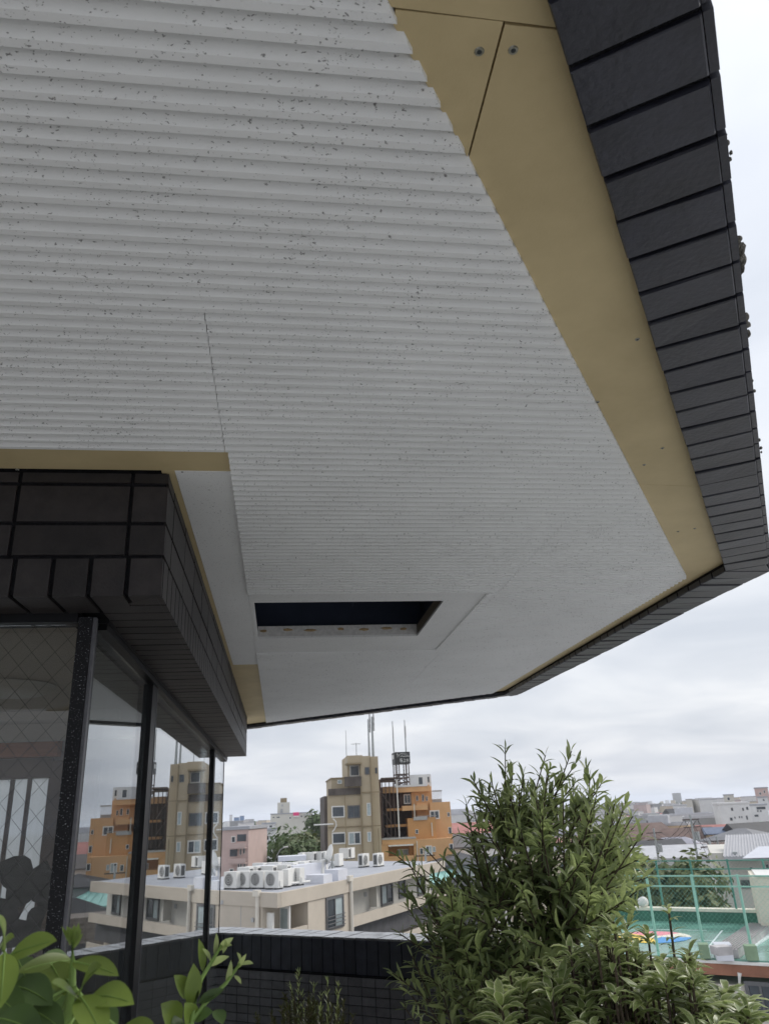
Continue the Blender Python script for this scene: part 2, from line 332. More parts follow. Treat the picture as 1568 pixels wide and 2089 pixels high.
for ri in range(len(rows) - 1):
    y0, y1 = rows[ri], rows[ri + 1]
    cuts = (-1.940, -.121, 1.697) if ri % 2 else (-2.9, -1.03, .788, 2.6)
    for a, b, xl in zone(0):
        s0, s1 = snap(max(y0, a)), snap(min(y1, b))
        if s1 - s0 < .02: continue
        xs = [xl] + [c for c in cuts if c > xl + .02] + [9]
        for xa, xb in zip(xs[:-1], xs[1:]):
            mb = ribs(s0, s1, xa + (.0006 if xa != xl else 0), xb - .0006)
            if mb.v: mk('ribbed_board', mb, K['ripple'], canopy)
def flatboard(name, poly, z, m, th=.009):
    return mk(name, MB().prism(poly, z, z + th), m, canopy)
def rect(x0, x1, y0, y1): return [(x0, y0), (x1, y0), (x1, y1), (x0, y1)]
ZF = ZC + .0085
HX0, HX1, HY0, HY1 = -.101, .612, 2.735, 3.335
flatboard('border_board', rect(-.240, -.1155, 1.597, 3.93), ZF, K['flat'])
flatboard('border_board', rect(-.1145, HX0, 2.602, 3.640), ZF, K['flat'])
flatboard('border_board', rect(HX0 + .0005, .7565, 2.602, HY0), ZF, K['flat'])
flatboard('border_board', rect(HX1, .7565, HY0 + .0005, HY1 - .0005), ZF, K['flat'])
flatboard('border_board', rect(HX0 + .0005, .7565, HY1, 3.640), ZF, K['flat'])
# hatch opening: cut edges and dark recess
e_ = MB().box(HX0, HX1, HY1, HY1 + .014, ZF + .009, ZF + .055)
edge = mk('hatch_edge', e_, K['cut'], canopy)
for i, xx in enumerate((-.075, .03, .13, .265, .37, .475, .55)):
    mk('glue_blob', MB().lump((xx, HY1 - .001, ZF + .034 + .004 * (i % 2)), (.016 + .006 * (i % 3), .003, .006), i), K['rust'], edge)
mk('hatch_edge', MB().box(HX1, HX1 + .016, HY0 + .001, HY1 - .001, ZF + .009, ZF + .05), K['wood'], canopy)
mk('hatch_edge', MB().box(HX0 - .016, HX0, HY0 + .001, HY1 - .001, ZF + .009, ZF + .03), K['cut'], canopy)
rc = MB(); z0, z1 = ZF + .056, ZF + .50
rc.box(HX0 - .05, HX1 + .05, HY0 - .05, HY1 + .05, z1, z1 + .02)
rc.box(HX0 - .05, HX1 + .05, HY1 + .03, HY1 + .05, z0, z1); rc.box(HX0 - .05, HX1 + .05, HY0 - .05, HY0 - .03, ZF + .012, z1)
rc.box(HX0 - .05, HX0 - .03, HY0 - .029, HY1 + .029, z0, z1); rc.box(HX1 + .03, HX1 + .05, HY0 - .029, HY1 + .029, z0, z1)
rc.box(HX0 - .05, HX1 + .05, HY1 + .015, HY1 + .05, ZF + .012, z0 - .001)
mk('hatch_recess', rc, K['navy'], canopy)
for jx in (): mk('ceiling_joist', MB().box(jx, jx + .03, HY0 - .028, HY1 + .013, ZF + .10, ZF + .145), K['navy'], canopy)
mk('hanger_rod', MB().tube([(.30, 3.10, ZF + .08), (.30, 3.10, ZF + .49)], .004, 6), K['navy'], canopy)
# tan trim boards
ZT = ZC + .0097
IA, IB, IC, ID = V((.25, .459)), V((1.498, 2.286)), V((1.512, 5.075)), V((-.269, 6.548))
du = (IB - IA).normalized()
def pin(y):                                                 # inner edge of the tiled border on the slanted side
    return IA.x + (y - IA.y) * (IB.x - IA.x) / (IB.y - IA.y)
ov = .012
def T(poly, **k): return flatboard('trim_board', poly, ZT, K['tan'], .012)
yj = .5065
T([(xr(-1.9) - .004, -1.9), (pin(-1.9) + ov, -1.9), (pin(yj) + ov, yj - .001), (xr(yj) - .004, yj - .006)])
a0 = onz(1025, 55, ZT); a1 = onz(957, 318, ZT); ax = V((a0.x, a0.y)); bx_ = V((a1.x, a1.y))
T([(xr(yj) + .0006, yj - .0035), (ax.x - .001, yj - .002), (bx_.x - .002, bx_.y + .002), (xr(yj) + .0006, yj + .012)])
j1 = onz(1322, 988, ZT); j2 = onz(1432, 993, ZT)
T([(ax.x + .0015, yj + .0008), (pin(yj) + ov, yj + .0012), (pin(j2.y) + ov, j2.y - .0007), (xr(j1.y) + .0006, j1.y - .0007), (bx_.x + .0005, bx_.y + .003)])
T([(xr(j1.y) + .0006, j1.y + .0006), (pin(j2.y) + ov, j2.y + .0006), (IB.x + ov, IB.y), (IB.x + ov + .002, 2.9), (DB.x + .0012, 2.9), (DB.x + .0006, DB.y)])
T([(1.4405, 2.9015), (1.515, 2.9015), (1.524, 5.075), (1.50, 5.18), (1.4436, 5.18)])
T(rect(-2.6, -.114, 1.47, 1.5965)); T(rect(-.27, -.2405, 1.5975, 3.93))
T([(-.27, 3.9315), (-.10, 3.9315), (-.10, 5.0), (-.27, 5.0)]); T([(-.27, 5.0015), (-.10, 5.0015), (-.10, 6.46), (-.27, 6.58)])
far_t = [(1.4995, 5.1815), (1.4436, 5.1975), (-.1005, 6.504), (-.1005, 6.545), (1.51, 5.19)]
T(far_t)
for sx, sy in ((977, 105), (1046, 102), (1299, 692), (1218, 820), (1350, 914), (1313, 948), (1416, 1078), (1382, 1084), (36, 958), (372, 962), (1245, 1195), (1190, 1250)):
    p = onz(sx, sy, ZT); r = .0048 if sy < 300 else .0038
    s_ = mk('screw', MB().lathe(p, [(.0, -.0012), (r, -.0012), (r * 1.15, 0)], 12), K['screw'], canopy)
    mk('screw_recess', MB().lathe(p, [(0, -.0018), (r * .4, -.0018), (r * .62, -.0011)], 8), K['hole'], s_)
# black tiled border
ZTL = ZC - .020
pin_pts = [IA - du * 2.3, IB, IC, ID + (ID - IC).normalized() * .6]
nd_ = V((du.y, -du.x)); fd = (ID - IC).normalized(); fn = V((-fd.y, fd.x)) * -1
O0 = pin_pts[0] + nd_ * .128
pout = [O0, V((1.659, 2.289)), V((1.606, 5.092)), pin_pts[3] + V((.09 * .64, .09 * .77))]
core = MB()
for i in range(3):
    a, b, c, d = pin_pts[i], pin_pts[i + 1], pout[i + 1], pout[i]
    core.prism([a, b, c, d], ZTL + .0075, ZC + .42)
mk('fascia_core', core, K['mortar'], canopy)
for i in range(3):
    a, b, c, d = pin_pts[i], pin_pts[i + 1], pout[i + 1], pout[i]
    L = (b - a).length; n = round(L / .0848); off = .0
    for k in range(n):
        j = random.uniform(-.0008, .0008)
        t0, t1 = (k + .055) / n, (k + .945) / n
        A, B = a.lerp(b, t0), a.lerp(b, t1); sd_ = (b - a).normalized(); oN = V((sd_.y, -sd_.x)); oN = oN if oN.dot(d - a) > 0 else -oN
        def outp(q):                                         # where the joint across the border meets its outer edge
            e1 = c - d; den_ = oN.x * e1.y - oN.y * e1.x; return q + oN * (((d.x - q.x) * e1.y - (d.y - q.y) * e1.x) / den_)
        D, Cc = outp(A), outp(B); A = A - oN * (.002 + j); B = B - oN * (.002 + j)
        zb = ZTL + random.uniform(-.0012, .0012); bev = .003
        m_b = MB(); tl = [random.uniform(-.0016, .0016) for _ in range(4)]
        # tile underside with eased edges
        ctr = (A + B + Cc + D) / 4
        low = [p.lerp(ctr, .03) for p in (A, B, Cc, D)]
        m_b.add([(p.x, p.y, zb + tl[i_]) for i_, p in enumerate(low)] + [(p.x, p.y, zb + bev) for p in (A, B, Cc, D)] + [(p.x, p.y, zb + .02) for p in (A, B, Cc, D)],
                [(3, 2, 1, 0)] + [(q, (q + 1) % 4, 4 + (q + 1) % 4, 4 + q) for q in range(4)] + [(4 + q, 4 + (q + 1) % 4, 8 + (q + 1) % 4, 8 + q) for q in range(4)])
        D2, C2 = D + oN * .011, Cc + oN * .011
        m_b.prism([D + oN * .0012, Cc + oN * .0012, C2, D2], zb + .004, zb + .085)
        mk('fascia_tile', m_b, K['tile'], canopy)
for q, nA, nB in ((IB, V((.826, -.564)), V((1, 0))), (IC, V((1, 0)), V((.636, .772)))):
    oc = pout[1] if q is IB else pout[2]; w0 = .122 if q is IB else .092; w1 = .150 if q is IB else .088
    p1, p2 = q + nA * w0, q + nB * w1; g1, g2 = (oc - p1) * .04, (oc - p2) * .04
    mk('corner_tile', MB().prism([q + (p1 - q) * .04 + g1, p1 + g1, oc - g1 * .4], ZTL, ZTL + .02), K['tile'], canopy); mk('corner_tile', MB().prism([q + (p2 - q) * .04 + g2, oc - g2 * .4, p2 + g2], ZTL, ZTL + .02), K['tile'], canopy)
mo = MB()
ou = (pout[1] - pout[0]).normalized()
def fas(x, y):
    q = onz(x, y, ZTL + .02); t = (V((q.x, q.y)) - pout[0]).dot(ou); return pout[0] + ou * t
for i, (x, y, r) in enumerate([(1470, 318, .004), (1497, 505, .009), (1500, 530, .010), (1502, 560, .010), (1515, 672, .009), (1525, 790, .004), (1540, 905, .004)]):
    for j in range(4):
        p = fas(x, y + j * 7) + nd_ * (.012 + random.uniform(0, .004)); zz_ = ZTL + .02 + random.uniform(0, .03)
        mo.lump((p.x, p.y, zz_), (r * random.uniform(.4, .8), r * random.uniform(.6, 1.1), r * random.uniform(.6, 1.1)), i * 5 + j, .5)
mk('moss', mo, K['moss'], canopy, smooth=True, kind='stuff')
slab = MB(); slab.prism([(-3.4, -2.2), (pin_pts[0].x, pin_pts[0].y), pin_pts[1], pin_pts[2], pin_pts[3], (-3.4, 7.2)], ZC + .42, ZC + .60)
slab.prism([(-3.4, -2.2), (-3.3, -2.2), (-3.3, 7.2), (-3.4, 7.2)], ZC - .02, ZC + .42)  # unseen strip added to keep light from leaking into the cavity
mk('roof_slab', slab, K['concrete'], canopy)

# ================================================================== TILED BEAM over the window
beam = thing('tiled_beam', 'dark brick tiled beam over the corner window under the white ceiling', 'beam', (-.3, 1.7, 2.055))
BX, BY, BZ = -.254, 1.608, 2.055
RZ = [BZ, BZ + .088, BZ + .165, BZ + .258, ZC + .004]
c_ = MB(); c_.box(-2.6, BX - .006, BY + .006, 1.78, BZ + .006, ZC + .03); c_.box(-.50, BX - .006, 1.781, 6.085, BZ + .006, ZC + .03)
mk('beam_core', c_, K['mortar'], beam)
gp = .0045
def tile_box(x0, x1, y0, y1, z0, z1, m='tilebr'):
    mk('wall_tile', MB().box(x0, x1, y0, y1, z0, z1), K[m], beam)
for r in range(1, 4):
    z0, z1 = RZ[r] + gp, RZ[r + 1] - gp
    if r == 3: z1 = ZC + .006
    # front face
    tile_box(BX - .074, BX, BY, BY + .012, z0, z1)
    x = BX - .074 - 2 * gp
    while x > -2.5:
        w = .231; tile_box(x - w, x, BY + random.uniform(-.0006, .0006), BY + .012, z0, z1); x -= w + 2 * gp
    # side face
    y = BY + .0125; first = True
    while y < 6.05:
        w = .098 if (first and r % 2 == 0) else (.227 if not first else .09); first = False
        y2 = min(y + w, 6.09); tile_box(BX - .012, BX + random.uniform(-.0006, .0006), y, y2, z0, z1); y = y2 + gp * 1.6
def ltile(kind, a, b):                                      # soldier course: upright face plus underside
    m_b = MB(); z0, z1 = BZ + random.uniform(-.0006, .0006), RZ[1] - gp
    if kind == 'front':
        lim = lambda x: BY + .137
        m_b.box(a, b, BY - .001, BY + .011, z0, z1)
        yy = BY + .137
        # the mitre near the corner
        q = [(a, BY + .0115), (b, BY + .0115), (b, min(yy, BY + .0115 + (BX - b) * .94)), (a, min(yy, BY + .0115 + (BX - a) * .94))]
        if q[2][1] - q[1][1] > .004: m_b.prism(q, z0, z0 + .010)
        else: m_b.prism([q[0], q[1], q[3]], z0, z0 + .010)
    else:
        m_b.box(BX - .011, BX + .001, a, b, z0, z1)
        x_in = BX - .147
        q = [(BX - .0115, a), (max(x_in, BX - .0115 - (a - BY) * 1.06), a), (max(x_in, BX - .0115 - (b - BY) * 1.06), b), (BX - .0115, b)]
        if q[0][0] - q[1][0] > .004: m_b.prism(q, z0, z0 + .010)
        else: m_b.prism([q[0], q[2], q[3]], z0, z0 + .010)
    mk('edge_tile', m_b, K['tilebr'], beam)
x = BX - .0005
for i in range(30):
    w = .067; ltile('front', x - w, x); x -= w + .010
    if x < -2.4: break
y = BY + .0115
while y < 6.06:
    w = .060; ltile('side', y, min(y + w, 6.09)); y += w + .0085

# ================================================================== WINDOWS
win = thing('corner_window', 'black framed corner window with tall glass wall below the tiled beam', 'window', (-.43, 1.78, 0))
GT, GB = 2.047, .10
f_ = MB(); f_.box(-.470, -.401, 1.815, 6.21, GT, BZ + .012); f_.box(-2.6, -.455, 1.746, 1.80, GT - .012, BZ + .008)
f_.box(-.455, -.405, 1.815, 6.21, GT - .016, GT - .0005)
mk('header_frame', f_, K['black'], win)
mk('corner_post', MB().box(-.4535, -.4235, 1.748, 1.812, .05, GT - .001), K['speck'], win)
mk('post_edge', MB().box(-.423, -.4155, 1.752, 1.768, .05, GT - .001), K['alu'], win)
for a, b in ((2.575, 2.665), (5.10, 5.165)):
    mu = mk('mullion', MB().box(-.458, -.412, a, b, GB, GT - .017), K['black'], win)
    mk('mullion_edge', MB().box(-.428, -.4105, b + .0005, b + .007, GB, GT - .017), K['alu'], mu)
mk('end_post', MB().box(-.442, -.424, 6.20, 6.212, GB, GT - .017), K['black'], win)
for a, b in ((1.8125, 2.5745), (2.682, 5.0995), (5.182, 6.199)):
    mk('glass_pane', MB().box(GX - .003, GX + .003, a, b, GB, GT - .0165), K['glass'], win)
mk('wired_pane', MB().box(-2.6, -.454, 1.768, 1.774, GB, GT - .013), K['wglass'], win)
mk('sill_frame', MB().box(-.46, -.40, 1.815, 6.21, 0.02, GB - .001).box(-2.6, -.455, 1.748, 1.80, .02, GB - .001), K['black'], win)
wi = MB(); pit_ = .052
for sgn in (1, -1):
    k = -60
    while k < 90:
        c0 = k * pit_ * 1.1; pts = []
        xa, xb = -1.5, -.46
        za = 1.0 + c0 + sgn * (xa + 1) * 1.15; zb2 = 1.0 + c0 + sgn * (xb + 1) * 1.15
        P0, P1 = V((xa, 1.771, za)), V((xb, 1.771, zb2))
        lo, hi = GB, GT - .014
        def clip(P0, P1):
            d = P1 - P0; t0, t1 = 0, 1
            for z, s in ((lo, 1), (hi, -1)):
                if abs(d.z) < 1e-6: continue
                t = (z - P0.z) / d.z
                if (d.z > 0) == (s > 0): t0 = max(t0, t)
                else: t1 = min(t1, t)
            return (P0 + d * t0, P0 + d * t1) if t0 < t1 - .001 else None
        cc = clip(P0, P1)
        if cc: wi.tube(cc, .00045, 3)
        k += 1
mk('wire_mesh', wi, K['wire'], win, kind='stuff')
# room behind the glass
room = thing('living_room', 'dim room behind the wired glass with grey ceiling and bright far window', 'room', (-2.5, 4, 0))
RH = 2.22; FY = 5.6; jr = ony(97, 1700, FY).x; wt = ony(50, 1588, FY).z
mk('room_floor', MB().box(-6, -.47, 1.81, FY, -.06, -.002), K['rfloor'], room)
rc_ = MB(); rc_.box(-6, -.50, 1.81, FY + .2, RH, RH + .05)
mk('room_ceiling', rc_, K['rceil'], room)
w_ = MB(); w_.box(jr, -.55, FY, FY + .12, 0, RH - .002); w_.box(-6, jr, FY, FY + .12, wt, RH - .002); w_.box(-6, jr, FY, FY + .12, 0, .35); w_.box(-6.1, -6, 1.81, FY + .12, 0, RH)
mk('room_wall', w_, K['rwall'], room)
mk('window_lining', MB().box(jr - .002, jr + .30, FY - .06, FY - .001, 0, wt + .10).box(-6, jr - .003, FY - .06, FY - .001, wt, wt + .12), K['rbrown'], room)
mk('pelmet', MB().box(-6, jr + .05, FY - .16, FY - .061, wt + .125, wt + .28), K['rwood'], room)
mk('cornice', MB().box(-6, -.9, FY - .55, FY - .45, RH - .10, RH - .002).box(-6, -.9, FY - 1.1, FY - 1.02, RH - .05, RH - .002), K['rceil'], room)
mk('far_pane', MB().box(-6, jr - .003, FY + .05, FY + .056, .351, wt - .001), K['frost'], room)
for px in (8, 44, 88):
    q = ony(px, 1700, FY - .03)
    mk('window_slat', MB().box(q.x - .016, q.x + .008, FY + .02, FY + .045, .351, wt - .002), K['rbrown'], room)
lc = onz(18, 1400, RH - .004)
mk('ceiling_lamp', MB().lathe(lc, [(0, -.03), (.15, -.035), (.19, -.02), (.20, 0)], 28), K['white'], room, smooth=True)
ip = thing('indoor_plant', 'dark rubber plant standing inside behind the wired window', 'plant', (-.9, 2.35, 0))
def leafmesh(mb, base, tip, width, up, curl=.15, fold=.25, n=5, mi=0, margin=None, shape=1.0):
    base, tip = V(base), V(tip); ax = tip - base; L = ax.length; ax.normalize()
    side = ax.cross(up)
    side = side.normalized() if side.length > 1e-5 else ax.orthogonal().normalized()
    nrm = side.cross(ax).normalized(); rows_ = []
    for i in range(n + 1):
        t = i / n; w = width * .5 * (math.sin(math.pi * min(1, max(0, t)) ** shape) ** .75 if 0 < t < 1 else (.06 if t == 0 else .02))
        c = base + ax * (L * t) - nrm * (curl * L * (t * t)) + nrm * (curl * L * .25 * math.sin(math.pi * t))
        rows_.append((c, w))
    vs = []
    cols_ = (-1, 0, 1) if margin is None else (-1, -.80, 0, .80, 1)
    for c, w in rows_:
        for q in cols_: vs.append(c + side * (w * q) + nrm * (abs(q) * w * fold))
    nc = len(cols_); fs = []; mis = []
    for i in range(n):
        for j in range(nc - 1):
            fs.append((i * nc + j, i * nc + j + 1, (i + 1) * nc + j + 1, (i + 1) * nc + j))
            mis.append(mi if margin is None or 0 < j < nc - 2 else margin)
    b = len(mb.v); mb.v += vs; mb.f += [tuple(b + k for k in f) for f in fs]; mb.m += mis
    return mb
st = MB(); st.tube([(-.95, 2.4, 0), (-.93, 2.38, .8), ony(72, 1790, 2.35)], .012, 6); st.tube([(-.88, 2.3, .4), ony(110, 1840, 2.3)], .01, 6)
mk('stem', st, K['bark'], ip)
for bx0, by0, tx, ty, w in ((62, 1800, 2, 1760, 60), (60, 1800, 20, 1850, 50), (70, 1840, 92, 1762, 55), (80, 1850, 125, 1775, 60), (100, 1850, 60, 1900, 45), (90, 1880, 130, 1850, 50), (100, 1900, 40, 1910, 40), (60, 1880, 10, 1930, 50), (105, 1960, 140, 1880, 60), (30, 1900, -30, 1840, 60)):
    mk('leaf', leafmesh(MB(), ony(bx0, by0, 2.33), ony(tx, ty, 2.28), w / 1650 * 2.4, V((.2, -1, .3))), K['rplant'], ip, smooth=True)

# ================================================================== TERRACE FLOOR AND PARAPET
fl = MB().prism([(-.40, 1.5), (-2.6, 1.74), (-2.6, -2.0), (-.9, -1.9), (1.15, 2.0), (1.15, 5.1), (-.40, 6.3)], -.2, 0)
mk('terrace_floor', fl, K['floor'], kind='structure')
bw = MB().prism([(-6, -2.3), (-.9, -2.0), (1.20, 2.0), (1.20, 5.1), (-.40, 6.45), (-6, 6.45)], GZ, -.21)
mk('building_base', bw, K['concrete'], kind='structure')
par = thing('tiled_parapet', 'black tiled balcony parapet with pale glossy coping at the end of the terrace', 'parapet', (.3, 5.7, 0))
PA, PB = V((-.418, 6.209)), V((1.06, 5.055)); pd = (PB - PA).normalized(); pn = V((-pd.y, pd.x))   # pn points outwards
PT = .872; PL = (PB - PA).length
def pbox(mb, s0, s1, o0, o1, z0, z1):
    q = [PA + pd * s0 + pn * o0, PA + pd * s1 + pn * o0, PA + pd * s1 + pn * o1, PA + pd * s0 + pn * o1]
    return mb.prism(q, z0, z1)
cb = MB(); pbox(cb, -.35, PL + .1, .010, .24, PT - .21, PT - .010); pbox(cb, -.35, PL + .1, -.046, .24, 0, PT - .2105)
mk('parapet_core', cb, K['mortar'], par)
s = -.30
while s < PL + .05:
    z = PT + random.uniform(-.0015, .0015)
    mk('coping_tile', pbox(MB(), s, s + .0785, .0005, .125, z - .012, z).__class__.prism(pbox(MB(), s, s + .0785, .0005, .125, z - .012, z), [PA + pd * s + pn * .132, PA + pd * (s + .0785) + pn * .132, PA + pd * (s + .0785) + pn * .25, PA + pd * s + pn * .25], z - .012, z), K['coping'], par)
    mk('edge_tile', pbox(MB(), s, s + .0785, -.0005, .0095, PT - .205, PT - .0125), K['tile'], par)
    s += .0850
s = -.30 + .02; 
while s < PL + .02:
    for r in range(15):
        z1 = PT - .212 - r * .05
        if r == 0: pbox_ = pbox(MB(), s, s + .095, -.056, .009, z1 - .045, z1)
        else: pbox_ = pbox(MB(), s, s + .095, -.056, -.047, z1 - .045, z1)
        mk('mosaic_tile', pbox_, K['mosaic'], par)
    s += .1
sidewall = thing('side_parapet', 'black tiled side parapet behind the leafy shrubs along the terrace', 'parapet', (1.1, 3.2, 0))
mk('parapet_wall', MB().prism([PB, PB + V((.17, .10)), (1.20, 2.3), (1.04, 2.36)], 0, PT - .02), K['tile'], sidewall)
mk('coping', MB().prism([PB - V((.01, 0)), PB + V((.19, .12)), (1.22, 2.3), (1.03, 2.36)], PT - .0195, PT), K['tile'], sidewall)
# ================================================================== THE CITY BELOW
C = dict(
    cream=mat('cream_render', (.48, .425, .355), var=.08, scale=.6), creamw=mat('white_render', (.58, .56, .51), var=.06, scale=.6), roofg=mat('pale_roof', (.36, .37, .40), rough=.6, var=.1, scale=.8),
    glassd=mat('dark_window', (.05, .062, .075), rough=.15, var=.4, scale=.7, spec=.7), glassc=mat('curtained_window', (.36, .42, .43), rough=.25, var=.2, scale=1.2), frame=mat('window_frame', (.12, .12, .125), rough=.5), wframe=mat('white_frame', (.72, .71, .68), rough=.5, var=.08),
    pipe=mat('beige_pipe', (.62, .58, .51), rough=.5, var=.05), acw=mat('ac_casing', (.70, .69, .66), rough=.5, var=.08, scale=2), grille=mat('fan_grille', (.10, .10, .098), rough=.6, var=.2, scale=10), foot=mat('dark_foot', (.06, .06, .06)),
    olive=mat('olive_render', (.42, .35, .245), var=.10, scale=.35, stretch=(1, 1, .4)), olived=mat('olive_band', (.26, .205, .125), var=.15), stain_shade=mat('stained_shaded_wall', (.10, .085, .075), var=.5, scale=.9, stretch=(1, 1, .4)),
    orange=mat('orange_tile_wall', (.62, .37, .185), var=.09, scale=.5), orange2=mat('orange_panel', (.52, .28, .115), var=.10, scale=.5), brown=mat('core_shade_brown', (.085, .055, .045), var=.4, scale=1), steel=mat('rusty_steel', (.10, .075, .065), var=.4, scale=3),
    signb=mat('sign_black', (.03, .03, .03), rough=.5), signw=mat('sign_letters', (.75, .75, .73), rough=.5, var=.05), pole=mat('grey_pole', (.34, .36, .36), rough=.5), pink=mat('pink_apartment', (.52, .40, .37), var=.1, scale=.6), pinksign=mat('pink_sign', (.75, .08, .22), var=.05),
    wht=mat('white_wall', (.66, .66, .655), var=.08, scale=.4), grey=mat('grey_wall', (.40, .40, .40), var=.12, scale=.5), tower=mat('far_tower_wall', (.58, .56, .50), var=.08, scale=.1), blue=mat('blue_tower', (.20, .30, .48), var=.3, scale=.08),
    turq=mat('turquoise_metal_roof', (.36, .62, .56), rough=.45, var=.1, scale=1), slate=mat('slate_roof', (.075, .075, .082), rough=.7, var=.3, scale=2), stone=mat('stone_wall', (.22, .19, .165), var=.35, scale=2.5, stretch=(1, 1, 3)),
    green=mat('pool_green', (.155, .325, .265), rough=.16, var=.40, scale=.9, stretch=(.4, 1.2, 1)), dgreen=mat('deep_green_wall', (.045, .155, .11), rough=.6, var=.3, scale=1.2), fgreen=mat('fence_green', (.27, .52, .42), rough=.5, var=.12), fdark=mat('fence_dark_green', (.08, .24, .19), rough=.5, var=.15),
    yel=mat('yellow_paint', (.80, .56, .10), var=.12), rose=mat('pink_paint', (.72, .27, .32), var=.15), blu=mat('blue_paint', (.10, .30, .62), var=.15), crm=mat('cream_paint', (.72, .69, .58), var=.1), wline=mat('white_paint', (.62, .72, .70), var=.1),
    terra=mat('brown_fascia', (.29, .135, .085), var=.3, scale=.9), bench=mat('grey_cover', (.44, .42, .42), var=.2, scale=3), bench2=mat('grey_rib', (.28, .27, .27), var=.2), box=mat('pale_box', (.62, .63, .68), rough=.5, var=.06), pedestal=mat('green_pedestal', (.22, .31, .20), var=.2),
    school=mat('school_wall', (.60, .56, .50), var=.07, scale=.5), metal=mat('grey_metal_roof', (.44, .44, .46), rough=.5, var=.12, scale=1.2, stretch=(3, 3, .5)), louvre=mat('cream_louvre', (.68, .63, .52), var=.06),
    tleaf=leaf_mat('tree_leaf', (.07, .115, .036), trans=.15, rough=.6, var=.5, rnd=.1), tleaf2=leaf_mat('dusty_leaf', (.12, .15, .06), trans=.15, rough=.6, var=.45, rnd=.1), wire=mat('cable', (.04, .04, .04)), carw=mat('car_white', (.75, .75, .76), rough=.25, var=.03), tyre=mat('tyre', (.02, .02, .02)), signo=mat('orange_sign', (.80, .36, .05)), asphalt=mat('asphalt', (.07, .07, .073), rough=.9, var=.25),
)
UP = V((0, 0, 1))
class Wall:                                                 # a vertical plane through two points of the plan; s runs along it, v away behind it
    def __init__(s, P0, P1):
        s.o = V((P0.x, P0.y, 0)); d = V((P1.x - P0.x, P1.y - P0.y, 0)); s.L = d.length; s.u = d.normalized()
        w = V((-s.u.y, s.u.x, 0)); s.w = w
        if w.dot(s.o - V((EYE.x, EYE.y, 0))) < 0: s.w = -w
    def sz(s, x, y, v=0.0):
        d = ray(x, y); o = s.o + s.w * v; t = (o - V((EYE.x, EYE.y, 0))).dot(s.w) / d.dot(s.w); p = EYE + d * t
        return (p - s.o).dot(s.u), p.z
    def pt(s, a, z, v=0.0): p = s.o + s.u * a + s.w * v; return V((p.x, p.y, z))
    def box(s, mb, s0, s1, z0, z1, v0, v1, mi=0):
        q = mb.obox(s.o, s.u, s.w, min(s0, s1), max(s0, s1), v0, v1, min(z0, z1), max(z0, z1), mi)
        return q
    def px(s, x0, y0, x1, y1, v=0.0):                       # pixel rectangle -> s0,s1,z0,z1 on the plane at depth v
        m = (y0 + y1) / 2; c = (x0 + x1) / 2
        return s.sz(x0, m, v)[0], s.sz(x1, m, v)[0], s.sz(c, y1, v)[1], s.sz(c, y0, v)[1]
    def pbox(s, x0, y0, x1, y1, v0, v1, zb=None, mb=None, mi=0):
        a, b, z0, z1 = s.px(x0, y0, x1, y1, v0)
        return s.box(mb or MB(), a, b, z0 if zb is None else zb, z1, v0, v1, mi)
def faceplane(x0, x1, y, D, rot=0.0):                       # plane facing the viewer across pixels x0..x1 at distance D
    a, b = far(x0, y, D), far(x1, y, D); c = (a + b) / 2; u = (b - a); u.z = 0
    u = Matrix.Rotation(rot, 3, 'Z') @ u
    return Wall(c - u / 2, c + u / 2)
def window(wall, x0, y0, x1, y1, parent, v=0.0, fm='wframe', pm='glassd', bars=1, curtain=0):
    a, b, z0, z1 = wall.px(x0, y0, x1, y1, v); a, b = min(a, b), max(a, b)
    return window_m(wall, a, b, z0, z1, parent, v, fm, pm, bars, curtain)
def window_m(wall, a, b, z0, z1, parent, v=0.0, fm='wframe', pm='glassd', bars=1, curtain=0):
    t = min(.12, (b - a) * .14, (z1 - z0) * .14); m = MB()
    wall.box(m, a, b, z0, z0 + t, v - .07, v + .02); wall.box(m, a, b, z1 - t, z1, v - .07, v + .02)
    wall.box(m, a, a + t, z0 + t, z1 - t, v - .07, v + .02); wall.box(m, b - t, b, z0 + t, z1 - t, v - .07, v + .02)
    for i in range(bars):
        q = a + (b - a) * (i + 1) / (bars + 1); wall.box(m, q - t * .3, q + t * .3, z0 + t, z1 - t, v - .06, v - .021)
    f = mk('window', m, C[fm], parent)
    n = bars + 1
    for i in range(n):
        q0 = a + t + (b - a - 2 * t) * i / n; q1 = a + t + (b - a - 2 * t) * (i + 1) / n
        mk('pane', wall.box(MB(), q0 + .001, q1 - .001, z0 + t, z1 - t, v - .02 - .004 * i, v - .012), C['glassc' if (curtain >> i) & 1 else pm], f)
    return f
